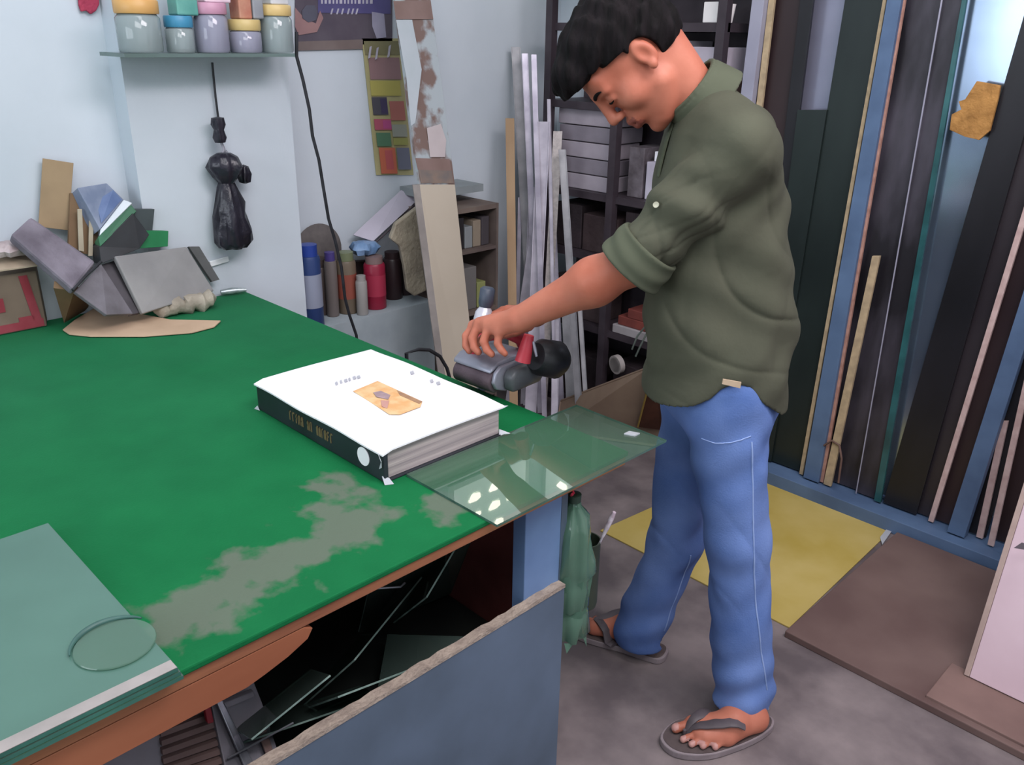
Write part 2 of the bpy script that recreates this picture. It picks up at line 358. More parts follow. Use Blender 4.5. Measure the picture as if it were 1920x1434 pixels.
for i in range(nx):
    for j in range(ny):
        F.append((idx(1, i, j), idx(1, i+1, j), idx(1, i+1, j+1), idx(1, i, j+1))); F.append((idx(0, i, j), idx(0, i, j+1), idx(0, i+1, j+1), idx(0, i+1, j)))
for i in range(nx):
    for j in (0, ny): F.append((idx(0, i, j), idx(0, i+1, j), idx(1, i+1, j), idx(1, i, j)))
for j in range(ny):
    for i in (0, nx): F.append((idx(0, i, j), idx(1, i, j), idx(1, i, j+1), idx(0, i, j+1)))
fc = obj('front_cover', cv.add(V, F), M_cover, bk, smooth=True)
sp = obj('spine', MB().box((BX0, BY0 - .004, BZ + .001), (BX1, BY0 + .006, BZ + .064)), M_spine, bk, bevel=.002)
# picture on the cover
def cz(x, y): return BZ + .0711 + .0015*math.sin((x-BX0)/(BX1-BX0)*nx*.5 + (y-BY0)/(BY1-BY0)*ny*.3) + .003*((y-BY0)/(BY1-BY0))**2*(1-abs(2*(x-BX0)/(BX1-BX0)-1))
def cpatch(name, px, m, dz=.0):
    P = [at(x, y, Z=BZ + .072) for x, y in px]; P = [Vector((p.x, p.y, cz(p.x, p.y) + dz)) for p in P]
    return obj(name, MB().prism(P, (0, 0, .0006)), m, fc)
cpatch('cover_picture', [(662, 734), (708, 716), (792, 752), (788, 762), (750, 776), (730, 776)], mat('ochre_print', '#d3a06a', '#d8b98a', 30, .4, contrast=(.4, .6)), .0006)
cpatch('picture_figure', [(700, 738), (714, 735), (732, 742), (728, 750), (706, 746)], mat('mauve_print', '#8f7b80', '#a58d90', 60, .4), .0014)
cpatch('picture_figure', [(714, 752), (730, 752), (726, 766), (716, 763)], mat('rose_print', '#b9877b', '#b98f85', 60, .4), .0014)
cpatch('picture_shade', [(744, 733), (792, 753), (786, 757), (750, 742)], mat('brown_print', '#8b6a54', '#a5805f', 60, .4), .0014)
M_gt = mat('grey_print', '#a3a4ab', '#b0b1b8', 20, .4)
for i, (x, y, w) in enumerate(((628, 716, 4), (637, 713, 3), (645, 711, 5), (653, 709, 3), (661, 706, 5), (669, 705, 5), (769, 699, 6), (806, 713, 5), (818, 717, 6))):
    cpatch('cover_lettering', [(x, y), (x + w, y - 2), (x + w + 2, y + 3), (x + 2, y + 5)], M_gt, .0006)
M_gold = mat('gold_print', '#7d6a4c', '#8f7a58', 60, .4, metal=.3)
random.seed(5)
x = -1.535
while x < -1.365:
    w = random.uniform(.006, .011); h0 = BZ + .022; h1 = BZ + .044
    if abs(x + 1.475) > .006 and abs(x + 1.437) > .006:
        s_ = MB().box((x, BY0 - .0052, h0), (x + .0025, BY0 - .0041, h1)); s_.box((x, BY0 - .0052, h1 - .003), (x + w*.8, BY0 - .0041, h1))
        if random.random() < .6: s_.box((x, BY0 - .0052, (h0+h1)/2 - .0015), (x + w*.7, BY0 - .0041, (h0+h1)/2 + .0015))
        if random.random() < .6: s_.box((x + w*.6, BY0 - .0052, h0), (x + w*.6 + .0022, BY0 - .0041, h1 - .002))
        obj('spine_lettering', s_, M_gold, sp)
    x += w + .003
obj('round_sticker', MB().lathe((-1.262, BY0 - .0055, BZ + .034), [(0, 0), (.0195, 0), (.0195, .0014), (0, .0014)], 32, (0, 1, 0)), M_cover, sp, smooth=True)
M_wrap = glass_mat('plastic_wrap', '#e6e8ea', '#c9ccd2', .7, .1)
def shard(P, nm='torn_wrapper'): obj(nm, MB().prism(P, (0, .0008, .0004)), M_wrap, bk)
shard([(BX1 - .012, BY0 - .009, BZ + .062), (BX1 + .002, BY0 - .012, BZ + .05), (BX1 - .002, BY0 - .009, BZ + .035), (BX1 - .012, BY0 - .008, BZ + .028), (BX1 - .005, BY0 - .008, BZ + .045)])
shard([(BX1 - .006, BY0 - .006, BZ + .014), (BX1 + .006, BY0 - .009, BZ + .001), (BX1 + .014, BY0 + .006, BZ + .001), (BX1 + .002, BY0 + .004, BZ + .01)])
shard([(BX1 - .01, BY1 - .004, BZ + .068), (BX1 + .008, BY1 + .004, BZ + .071), (BX1 - .002, BY1 - .015, BZ + .062)])
shard([(BX1 - .01, BY1 - .004, BZ + .012), (BX1 + .012, BY1 + .008, BZ + .006), (BX1 - .002, BY1 - .012, BZ + .002)])
shard([(BX0, BY0 - .006, BZ + .01), (BX0 - .008, BY0 - .010, BZ + .001), (BX0 + .012, BY0 - .008, BZ + .002)])

# ---- cardboard offcut flat on the bench
pts = [(118, 620), (140, 602), (178, 579), (250, 588), (320, 601), (414, 603), (402, 614), (360, 625), (270, 632), (170, 632), (130, 628)]
tag(obj('cardboard_offcut', MB().prism([at(x, y, Z=.8025) for x, y in pts], (0, 0, .004)), mat('pale_cardboard', '#b59a80', '#c8ab90', 5, .85, bump=.1), bevel=.001), 'pale cardboard offcut with a pointed tail lying flat on the green bench', 'cardboard')
M_brnfloor = mat('brown_board', '#5f4a46', '#75605a', 3, .75, bump=.1)
M_yel = mat('yellow_sheet', '#a8913c', '#c4b070', 3, .55, contrast=(.3, .7), bump=.15, bscale=6)
tag(obj('yellow_mat', MB().prism([(-1.52, 2.795, .001), (-.893, 2.795, .001), (-.873, 2.045, .001), (-1.60, 2.05, .001)], (0, 0, .004)), M_yel), 'dusty yellow sheet lying flat on the floor behind the legs', 'floor mat')
tag(obj('brown_slab', MB().box((-.865, 2.0, .0), (.1, 2.78, .022)), M_brnfloor, bevel=.003), 'reddish brown slab lying on the floor beside the yellow sheet', 'slab')
tag(obj('torn_scrap', MB().prism([at(x, y, Z=.006) for x, y in ((1650, 1008), (1662, 993), (1676, 990), (1668, 1002), (1654, 1022))], (0, 0, .003)), M_wrap), 'small torn white scrap at the corner of the yellow sheet', 'scrap')
# bottle and tool holder hung on the bench end

M_gbot = glass_mat('green_plastic', '#9dbcac', '#6f9480', .5, .1)
bc = aw(.134, 1.56, .0)
bt = thing('green_bottle', (bc.x, bc.y, .37), 'crumpled green plastic bottle hanging neck up from the bench corner by a red string', 'bottle')
prof = [(.040, 0), (.044, .004), (.043, .06), (.037, .072), (.045, .085), (.045, .14), (.041, .155), (.046, .17), (.046, .20), (.045, .245), (.042, .27), (.032, .305), (.015, .325), (.0135, .335), (.011, .336), (.040, .268), (.043, .19), (.040, .06), (.037, .002)]
obj('body', MB().lathe((bc.x, bc.y, .37), prof, 36, jit=.34, seed=2), M_gbot, bt, smooth=True)
obj('cap', MB().lathe((bc.x, bc.y, .706), [(0, 0), (.0145, 0), (.015, .016), (.012, .018), (0, .018)], 20), mat('dark_green_cap', '#26382f', '#304438', 10, .5), bt, smooth=True)
obj('string', MB().tube([(bc.x, bc.y, .72), (bc.x - .004, bc.y - .01, .745), (-.975, 1.155, .772)], .0025, 8), mat('red_string', '#c2243f', '#d23a50', 30, .7), bt, smooth=True)
P0 = Vector((bc.x, bc.y, .372))
for k, q in enumerate((.4, 1.7, 4.2, 5.5)):
    d = Vector((math.cos(q), math.sin(q), 0)); t = Vector((-d.y, d.x, 0))
    obj('torn_flap', MB().prism([P0 + d*.040 + t*.010, P0 + d*.040 - t*.010, P0 + d*(.046) - t*.004 + Vector((0, 0, -.022))], d*.0008), M_gbot, bt)
hc = aw(.172, 1.64, .0)
hd = thing('tool_holder', (hc.x, hc.y, .36), 'dark tube tool holder hanging behind the green bottle', 'holder')
obj('tube', MB().lathe((hc.x, hc.y, .39), [(.031, 0), (.033, .01), (.033, .17), (.034, .172), (.031, .172), (.03, .012), (0, .01)], 28), mat('dark_olive_tube', '#2f3a30', '#414a3f', 8, .5), hd, smooth=True)
obj('strap', MB().tube([(hc.x - .03, hc.y, .55), (hc.x - .04, hc.y - .03, .66), (-.99, 1.17, .74)], .003, 8), mat('red_string', '#c2243f'), hd)
q0 = np.array(pab(1105, 1058, 1.64)); q1 = np.array(pab(1152, 960, 1.62))
T0 = aw(*q0); T1 = aw(*q1); Tb = T0 + (T0 - T1)*.35
gc = thing('screwdriver', tuple(Tb), 'slim white metal tool standing slanted in the dark holder', 'tool')
obj('shaft', MB().tube([Tb, T0, T0 + (T1 - T0)*.55], .0028, 10), mat('pale_metal', '#c9c4d2', '#e0dce6', 10, .3, metal=.4), gc, smooth=True)
obj('handle', MB().tube([T0 + (T1-T0)*.52, T0 + (T1-T0)*.7, T0 + (T1-T0)*.9, T1], [.003, .0055, .006, .004], 12), mat('white_pink_handle', '#b7a5b0', '#e6e0e8', 60, .4), gc, smooth=True)
# white piece standing in for the sparkle on the glass corner
tag(obj('glass_sparkle', MB().obox(at(1185, 813, Z=.8075), ((1, .4, 0), (0, 1, 0), (0, 0, 1)), (.012, .009, .0015)), M_wrap), 'small painted white chip on the far corner of the clear glass', 'sparkle')

# ================================================================== RACK OF BOARDS ON THE RIGHT
def dusty(name, c1, c2, c3='#5a5860'):
    m = mat(name, c1, c2, 5, .35, stretch=(1, 1, .35), contrast=(.35, .8)); return m
M_blk = dusty('black_laminate', '#17171a', '#2a292e')
M_blk2 = mat('dusty_black_laminate', '#201e23', '#5f5a66', 6, .4, stretch=(1, 1, .3), contrast=(.42, .75))
M_grn = dusty('green_black_laminate', '#18201f', '#2a3432')
M_brn = dusty('dark_brown_laminate', '#2c2022', '#3c2f30')
M_gry = dusty('dark_grey_laminate', '#2b262a', '#3d383c')
M_cream = mat('cream_board_edge', '#a08e72', '#b9a483', 30, .8)
M_salmon = mat('salmon_board_edge', '#a07668', '#b98f80', 30, .8)
M_pinke = mat('pinkish_board_edge', '#b69a95', '#cbb2ad', 30, .8)
M_post = mat('slate_blue_steel', '#4a5f7d', '#5a7292', 6, .5)
M_alu = mat('lilac_grey_aluminium', '#8f8f9f', '#9d9dad', 5, .45)
M_lil = mat('lilac_reflection', '#85879c', '#9899ac', 3, .2, spec=.8, metal=.4)  # reflection tone put into a panel colour
M_navy = dusty('navy_laminate', '#151a2a', '#222a40')
M_teal = mat('teal_glass_edge_b', '#1f3f42', '#35686a', 6, .2)
M_lpan = mat('pale_blue_gloss_panel', '#93a3ba', '#a5b5ca', 3, .16, spec=1.0, metal=.85)
rk = thing('sheet_rack', (-.9, 2.9, 0), 'blue steel rack holding upright sheets of laminate at the right', 'rack')
obj('base_beam', MB().box((-1.65, 2.79, .001), (-.05, 2.84, .055)), M_post, rk, bevel=.002)
obj('base_deck', MB().box((-1.65, 2.845, .001), (-.05, 3.08, .05)), M_post, rk)
def strip(name, label, cat, xt, xb, Y, m, ytop=None, ybot=900, th=.012, zb=.057, ztop=2.35, parent=None, group='upright sheets in the rack'):
    P = []
    for q in (0, 1):
        a_ = at(xt[q], 0, Y=Y); b_ = at(xb[q], 900, Y=Y); d = (a_ - b_)
        bot = b_ + d*((zb - b_.z)/d.z)
        if ytop is None: top = b_ + d*((ztop - b_.z)/d.z)
        else:
            xx = xb[q] + (xt[q] - xb[q])*(900 - ytop)/900; top = at(xx, ytop, Y=Y)
        P.append((bot, top))
    pl = [P[0][0], P[1][0], P[1][1], P[0][1]]
    m_ = MB().prism(pl, (0, th, 0))
    if parent is not None: return obj(name, m_, m, parent, bevel=.001)
    return tag(obj(name, m_, m, bevel=.001), label, cat, group)
strip('post', 'upright', '', (1410, 1433), (1302, 1322), 2.845, M_alu, th=.03, parent=rk)
strip('post', '', '', (1663, 1690), (1505, 1535), 2.845, M_post, th=.035, parent=rk)
strip('post', '', '', (2093, 2128), (1806, 1842), 2.845, M_post, th=.035, parent=rk)
strip('laminate_sheet', 'black sheet between the lilac aluminium post and the cream edge', 'sheet', (1425, 1443), (1312, 1338), 2.90, M_blk)
strip('edge_board', 'cream edged narrow board at the left end of the rack', 'board', (1441, 1452), (1335, 1345), 2.87, M_cream)
strip('laminate_sheet', 'dark brown sheet next to the cream edged board', 'sheet', (1449, 1502), (1342, 1397), 2.90, M_brn)
strip('laminate_sheet', 'narrow black sheet left of the lilac reflection panel', 'sheet', (1500, 1525), (1394, 1412), 2.88, M_blk)
strip('laminate_sheet', 'shorter black sheet standing in front of the lilac reflection panel', 'sheet', (1521, 1583), (1408, 1440), 2.87, M_grn, ytop=206)  # top edge placed to end the imitated reflection above it
strip('lilac_reflection_sheet', 'lilac grey panel imitating a reflection, rising behind the shorter black sheet', 'panel', (1520, 1590), (1408, 1444), 2.93, M_lil)  # pale panel added where the dark sheets show a reflection
strip('laminate_sheet', 'wide green black sheet left of the first blue post', 'sheet', (1584, 1656), (1438, 1497), 2.88, M_grn)
strip('edge_board', 'thin cream board edge just left of the first blue post', 'board', (1655, 1662), (1496, 1503), 2.86, M_cream)
strip('edge_board', 'salmon coloured board edge right of the first blue post', 'board', (1690, 1697), (1537, 1544), 2.86, M_salmon)
strip('wood_strip', 'short tan wood strip standing right of the first blue post', 'board', (1738, 1752), (1545, 1560), 2.852, M_cream, ytop=480, zb=.057)
strip('laminate_sheet', 'wide dusty black sheet with pale streaks right of the salmon edge', 'sheet', (1696, 1768), (1543, 1612), 2.90, M_blk2)
strip('laminate_sheet', 'dusty dark sheet with a pale left edge in mid rack', 'sheet', (1767, 1804), (1610, 1646), 2.885, M_blk2)
strip('edge_board', 'hair thin dark grey edge in the middle of the dusty sheets', 'board', (1764, 1767), (1608, 1610), 2.87, M_alu, th=.004)
strip('glass_edge', 'teal glass edge beside the pale blue panel', 'glass', (1803, 1812), (1645, 1658), 2.87, M_teal)
strip('pale_gloss_sheet', 'pale glossy blue panel with a scrap of chipboard on it', 'panel', (1810, 1945), (1656, 1720), 2.91, M_lpan)
strip('laminate_sheet', 'glossy black sheet leaning right of the pale panel', 'sheet', (1928, 1992), (1668, 1736), 2.88, M_blk)
strip('laminate_sheet', 'dark grey sheet left of the long pink edge', 'sheet', (1985, 2042), (1732, 1766), 2.90, M_gry)
strip('edge_board', 'long pinkish white board edge near the right side', 'board', (2038, 2051), (1763, 1774), 2.87, M_pinke)
strip('laminate_sheet', 'brown sheet between the pink edge and the second blue post', 'sheet', (2050, 2094), (1773, 1807), 2.90, M_brn)
strip('laminate_sheet', 'dark sheet just right of the second blue post', 'sheet', (2128, 2150), (1841, 1880), 2.90, M_blk)
strip('edge_board', 'short pinkish board edge right of the second blue post', 'board', (2050, 2063), (1853, 1866), 2.884, M_pinke, ytop=790)
strip('edge_board', 'pinkish board edge farthest right in the rack', 'board', (2078, 2089), (1878, 1890), 2.86, M_pinke)
strip('laminate_sheet', 'dark brown sheet at the right end of the rack', 'sheet', (2085, 2220), (1886, 2040), 2.915, M_brn)
# torn chipboard scrap on the pale panel
pts = [(1834, 152), (1878, 160), (1872, 190), (1858, 245), (1838, 262), (1812, 256), (1783, 243), (1787, 214), (1805, 205), (1800, 190), (1812, 186)]
tag(obj('chipboard_scrap', MB().prism([at(x, y, Y=2.868) for x, y in pts], (0, -.012, 0)), mat('orange_chipboard', '#8f6532', '#b58549', 22, .8, bump=.4), bevel=.001), 'broken orange chipboard scrap wedged on the pale panel', 'chipboard')
tag(obj('frayed_tape', MB().tube([at(x, y, Y=2.845) for x, y in ((1545, 835), (1560, 826), (1574, 835), (1578, 860), (1572, 905))], .004, 8), mat('brown_tape', '#5d4740', '#6b544b', 20, .8), smooth=True), 'loop of brown tape hanging at the foot of the rack', 'tape')
# white slab and plank at the lower right
M_marb = mat('pinkish_white_marble', '#c9aeb6', '#e0c9d0', 2.5, .25, spec=.5, contrast=(.3, .7))
P = [at(1800, 1290, Y=2.17), None, None, at(1920, 905, Y=2.30)]
d = P[3] - P[0]; top = P[0] + d*2.2
ms = thing('marble_slab', (P[0].x, 2.17, .0), 'pinkish white marble slab standing at the right edge', 'slab')
w_ = Vector((.9, 0, 0)); z0 = Vector((P[0].x, 2.17, .033))
obj('face', MB().prism([z0 + Vector((.014, 0, 0)), z0 + w_, top + w_, top + Vector((.014, 0, 0))], (0, .02, 0)), M_marb, ms, bevel=.002)
obj('edge', MB().prism([z0, z0 + Vector((.0135, 0, 0)), top + Vector((.0135, 0, 0)), top], (0, .022, 0)), mat('beige_slab_edge', '#a58f86', '#b59f95', 14, .7), ms, bevel=.001)
sq = [at(x, y, Y=2.2) for x, y in ((1905, 1022), (1920, 1012), (1945, 1018), (1940, 1028))]
obj('mark', MB().prism([Vector((p.x, 2.185 + .0*p.z, p.z)) + Vector((0, -.002, 0)) for p in sq], (0, -.001, 0)), mat('grey_mark', '#6b6268'), ms)
Q_ = [at(1757, 1330, Z=.03), at(1960, 1440, Z=.03)]
tag(obj('wood_plank', MB().box((-.475, 2.02, .0), (.6, 2.2, .03)), mat('brown_plank', '#6d5650', '#806760', 5, .7, bump=.1), bevel=.002), 'brown plank on the floor under the marble slab', 'plank')

# ================================================================== STEEL SHELVING IN THE CORNER
M_steel = mat('dark_steel', '#2d262c', '#3f373d', 8, .5)
sh = thing('steel_shelving', (-2.25, 2.95, 0), 'dark steel shelving unit in the room corner behind the person', 'shelving')
SX0, SX1, SY0, SY1 = -2.62, -1.765, 2.78, 3.08
for x_, y_ in ((-2.62, 3.04), (-2.62, 2.78), (-1.80, 3.04), (-2.25, 2.78), (-1.80, 2.78)): obj('post', MB().box((x_, y_, 0), (x_ + .035, y_ + .035, 1.92)), M_steel, sh)
for z_ in (.03, .42, .74, 1.0, 1.36, 1.66, 1.92): obj('shelf_board', MB().box((SX0, SY0 + .02, z_ - .03), (SX1, SY1, z_)), M_steel, sh)
obj('back_board', MB().box((SX0, 3.082, 0), (SX1, 3.09, 1.92)), M_steel, sh)
def sitem(name, label, cat, x0, x1, y0, y1, z0, z1, m, group=None, bevel=.003, rz=0):
    mb = MB().obox(((x0+x1)/2, (y0+y1)/2, (z0+z1)/2), (Matrix.Rotation(rz, 3, 'Z') @ Vector((1, 0, 0)), Matrix.Rotation(rz, 3, 'Z') @ Vector((0, 1, 0)), (0, 0, 1)), ((x1-x0)/2, (y1-y0)/2, (z1-z0)/2))
    return tag(obj(name, mb, m, bevel=bevel), label, cat, group)
M_wtile = mat('pale_tile_box', '#8f8790', '#a59ca5', 8, .6)
M_wtile2 = mat('grey_tile_box', '#716a73', '#857e87', 8, .6)
names = ['topmost', 'second from top', 'third from top', 'fourth from top', 'lowest']
for k in range(5):
    z0 = 1.001 + k*.066
    sitem('tile_pack', names[4-k].capitalize() + ' pale pack in the stack behind the metal strips', 'pack', -2.575 + .008*(k % 2), -2.265 - .006*(k % 3), 2.83, 3.02, z0, z0 + .062, (M_wtile, M_wtile2)[k % 2], 'pale packs stacked on the shelving')
M_clut = mat('grey_clutter', '#4b4448', '#6d666c', 12, .7, bump=.3)
sitem('white_box', 'white box on the shelf right of the dark post', 'box', -2.10, -1.98, 2.84, 2.98, 1.001, 1.15, mat('white_card', '#a8a2b0', '#c4bfcb', 6, .6))
sitem('white_packet', 'small bright white packet on top of the white box', 'packet', -2.08, -2.02, 2.86, 2.92, 1.151, 1.19, mat('bright_card', '#d6d6dc', '#e8e8ee', 6, .6))
sitem('grey_pack', 'grey pack on the shelf beside the dark post', 'pack', -2.19, -2.115, 2.84, 3.0, 1.001, 1.20, M_clut)
M_wp = mat('pale_panel_card', '#a29ea8', '#b5b1b9', 5, .55)
for k, (x0, x1) in enumerate(((-2.20, -2.09), (-2.08, -1.99), (-1.985, -1.95))):
    sitem('upright_panel', ['wide pale panel upright on the upper shelf behind the neck', 'pale panel upright in the middle of the upper shelf', 'narrow pale panel at the right of the upright row'][k], 'panel', x0, x1, 2.82, 3.0, 1.361, 1.60, M_wp, 'pale panels on the upper shelf')
sitem('pale_carton', 'pale lilac carton on the upper shelf at the right', 'carton', -1.925, -1.785, 2.83, 3.02, 1.47, 1.58, mat('lilac_card', '#a8a0ac', '#bcb4c0', 5, .6))
sitem('brown_carton', 'brown carton under the pale lilac carton', 'carton', -1.925, -1.78, 2.83, 3.02, 1.361, 1.469, mat('brown_card', '#594440', '#6d5550', 6, .75))
sitem('white_jar', 'bright white jar on the top shelf beside the grey post', 'jar', -1.90, -1.84, 2.84, 2.9, 1.661, 1.73, mat('jar_white', '#e8e2e0', '#f2eeec', 6, .4))
tag(obj('white_cup', MB().lathe((-1.795, 2.83, 1.661), [(0, 0), (.022, 0), (.03, .06), (.028, .06), (.02, .003)], 20), mat('jar_white', '#e8e2e0'), smooth=True), 'small white cup next to the white jar', 'cup')
sitem('yellow_packet', 'yellow green packet on the shelf behind the shoulder', 'packet', -1.99, -1.775, 2.785, 2.83, 1.362, 1.43, mat('lime_card', '#a9ad6d', '#c9cc9a', 8, .6))
# dark goods on the lower shelves
M_dk1 = mat('dark_bundle', '#1f181b', '#352b2f', 9, .7, bump=.4)
M_dk2 = mat('brown_bundle', '#2f2224', '#46393a', 9, .7, bump=.4)
sitem('dark_bundle', 'dark bundle on the shelf under the pale packs', 'bundle', -2.57, -2.42, 2.83, 3.0, .741, .93, M_dk1)
sitem('dark_bundle', 'brown black bundle left of the dark post', 'bundle', -2.41, -2.22, 2.83, 3.0, .741, .90, M_dk2)
sitem('dark_bundle', 'dark bundle right of the dark post under the white box', 'bundle', -2.18, -1.8, 2.83, 3.0, .741, .94, M_dk1)
M_redb = mat('dull_red_card', '#5a2a26', '#7d3e36', 9, .65)
sitem('red_box', 'dull red box on the low shelf beside the shirt', 'box', -2.12, -1.94, 2.81, 2.95, .50, .54, M_redb)
sitem('red_box', 'second dull red box under the first on the low shelf', 'box', -2.17, -1.98, 2.81, 2.97, .459, .499, M_redb)
sitem('pale_tray', 'pale tray under the dull red boxes', 'tray', -2.19, -2.0, 2.80, 2.98, .421, .458, mat('pale_card', '#8d8789', '#9f9a9c', 6, .6))
rc = at(1157, 683, Y=2.78)
tag(obj('tape_roll', MB().lathe(rc, [(.034, -.012), (.042, -.012), (.042, .012), (.034, .012), (.034, -.012)], 32, (.25, 1, .1)), mat('pale_tape', '#9a938f', '#aaa39f', 10, .5), smooth=True), 'pale ring of tape hanging low on the shelving', 'tape roll')
tag(obj('crumpled_wire', MB().tube([at(x, y, Y=2.77) for x, y in ((1185, 655), (1195, 630), (1210, 612), (1222, 600), (1214, 622), (1200, 650), (1192, 668))], .004, 8), mat('grey_wire', '#56605a', '#6d7870', 10, .5), smooth=True), 'loop of grey green wire low on the shelving', 'wire')
sitem('dark_bundle', 'dark bundle on the lowest shelf left of the ring', 'bundle', -2.57, -2.30, 2.84, 3.0, .421, .60, M_dk2)
sitem('dark_bundle', 'dark bundle on the bottom shelf behind the strips', 'bundle', -2.57, -2.28, 2.84, 3.0, .031, .25, M_dk1)
sitem('dark_bundle', 'dark bundle on the bottom shelf behind the ring', 'bundle', -2.20, -1.85, 2.84, 3.0, .031, .27, M_dk1)
# plywood sheet and brown post at the foot of the shelving
M_pb = mat('brown_plywood', '#6d5a4c', '#82705f', 4, .75, stretch=(1, .2, 1), bump=.08)
P = [at(1040, 812, Z=.006), at(1262, 842, Z=.006), at(1228, 684, Y=2.62), at(1050, 752, Y=2.62)]
board('plywood_sheet', 'brown plywood sheet leaning low in front of the shelving', 'board', P, .01, M_pb)
P = [at(1196, 800, Z=.10), at(1238, 806, Z=.10), at(1250, 664, Y=2.5), at(1226, 664, Y=2.5)]
pb = thing('brown_offcut', tuple(P[0]), 'dark brown offcut with a yellow edge beside the shirt', 'board')
obj('face', board_mb(P, .012), mat('dark_red_wood', '#402318', '#573425', 8, .6, bump=.1), pb)
obj('yellow_edge', MB().tube([P[0], P[0]*.5 + P[3]*.5 + Vector((.006, 0, 0)), P[3]], .004, 8), mat('yellow_edge_paint', '#8f7838', '#a58d4a', 10, .6), pb)

# ================================================================== BUNDLE OF METAL STRIPS
M_al1 = mat('bright_aluminium', '#9d98a6', '#bdb8c4', 12, .3, metal=.35)
M_al2 = mat('white_plastic_profile', '#a9a4b0', '#c6c1cc', 12, .4)
M_al3 = mat('dull_aluminium', '#76767a', '#8f8f92', 12, .4, metal=.3)
M_al4 = mat('speckled_white_rule', '#a8a09d', '#c0b8b4', 60, .5)
strips = [((967, 88), (1004, 742), 18, M_al3, 'long dull aluminium strip at the left of the bundle'), ((984, 100), (1012, 748), 12, M_al1, 'bright aluminium strip rising second from the left'),
          ((1001, 102), (1020, 750), 10, M_al1, 'thin bright strip rising third from the left'), ((1029, 186), (1040, 742), 7, M_al2, 'thin white strip topping out beside the dark shelving post'),
          ((1020, 228), (996, 745), 24, M_al2, 'broad white profile slanting left across the bundle'), ((1046, 246), (1018, 752), 17, M_al4, 'speckled white strip with a rounded top'),
          ((1054, 280), (1084, 742), 14, M_al3, 'dull strip slanting right at the outer side'), ((1001, 350), (985, 748), 20, M_al2, 'medium white profile low in the bundle'),
          ((1000, 462), (962, 720), 22, M_al2, 'short white profile in front of the bundle'), ((1033, 330), (1052, 748), 12, M_al1, 'bright narrow strip in the middle of the bundle'),
          ((975, 370), (968, 700), 8, M_al1, 'thin bright strip close to the wooden lath'), ((1062, 560), (1072, 755), 22, M_al3, 'wide dull profile under the forearm'),
          ((1086, 560), (1098, 745), 9, M_al3, 'thin dull strip at the right end under the forearm'), ((1042, 600), (1040, 765), 14, M_al2, 'pale rounded profile low beside the tool'),
          ((990, 700), (985, 760), 9, M_al2, 'pale strip foot next to the bench edge')]
for k, (tp, bp, w, m_, lb) in enumerate(strips):
    yo = .0075*((k*5) % 11)
    B1 = at(bp[0], bp[1], Y=2.67 - yo); Tt = at(tp[0], tp[1], Y=2.765 - yo); B = B1 + (B1 - Tt)*((B1.z - .003)/(Tt.z - B1.z))
    d = Tt - B; pxm = 1600/ (3.55)
    wv = Vector((S, S, 0))*(w/pxm/2); th = Vector((-S, S, 0))*.0025
    mb = MB().prism([B - wv, B + wv, Tt + wv, Tt - wv], th)
    if k % 3 != 2: mb.prism([B - wv, B - wv*.8, Tt - wv*.8, Tt - wv], -th*1.8); mb.prism([B + wv*.8, B + wv, Tt + wv, Tt + wv*.8], -th*1.8)
    tag(obj('metal_strip', mb, m_, bevel=.0005), lb, 'metal strip', 'metal strips leaning in the corner')
B1 = at(961, 600, Y=2.57); Tt = at(956, 222, Y=2.66); B = B1 + (B1 - Tt)*((B1.z - .003)/(Tt.z - B1.z))
wv = Vector((S, S, 0))*.019
tag(obj('wooden_lath', MB().prism([B - wv, B + wv, Tt + wv, Tt - wv], Vector((-S, S, 0))*.012), mat('tan_lath', '#9c8163', '#b39675', 8, .7, stretch=(1, 1, .1)), bevel=.001), 'tan wooden lath leaning left of the metal strips', 'lath')

# ================================================================== LOW CABINET RIGHT OF THE LEANING BOARD
M_cab = mat('weathered_wood', '#5b4f4b', '#75685f', 6, .75)
cb = thing('low_shelf', (-2.7, 2.4, 0), 'low brown wall shelf of clutter between the leaning board and the strips', 'shelf')
for z_ in (.12, .52, .96): obj('shelf_board', MB().box((XW + .003, 2.16, z_ - .02), (-2.58, 2.47, z_)), M_cab, cb)
obj('side_board', MB().box((XW + .003, 2.145, 0), (-2.58, 2.159, .96)), M_cab, cb); obj('side_board', MB().box((XW + .003, 2.471, 0), (-2.58, 2.483, .96)), M_cab, cb)
obj('rail', MB().box((XW + .003, 2.16, 1.0), (-2.66, 2.47, 1.03)), mat('grey_rail', '#7f8789', '#929a9c', 6, .6), cb)
rowdefs = [(.521, [('#5f6a5a', .09, .16, 'dull green box on the low shelf'), ('#2a2628', .08, .26, 'black box on the low shelf'), ('#6d6a68', .1, .20, 'grey box on the low shelf'), ('#8a8f5a', .07, .12, 'olive yellow tin on the low shelf')]),
           (.121, [('#2b2629', .12, .28, 'black carton on the bottom of the low shelf'), ('#555b5e', .1, .22, 'slate tin on the bottom of the low shelf'), ('#7c8486', .07, .30, 'pale grey tube box on the bottom of the low shelf'), ('#38414d', .09, .18, 'navy box on the bottom of the low shelf')]),
           (.721, [('#77786f', .09, .10, 'pale box on top of the dull green box')])]
for z_, row in rowdefs[:2]:
    y_ = 2.18
    for k, (c, w, h, lb) in enumerate(row):
        sitem('stored_box', lb, 'box', -2.78 + .01*k, -2.60, y_, y_ + w*.69, z_, z_ + h*.92, mat('box_' + c, c, c, 9, .65, bump=.2)); y_ += w*.69 + .005
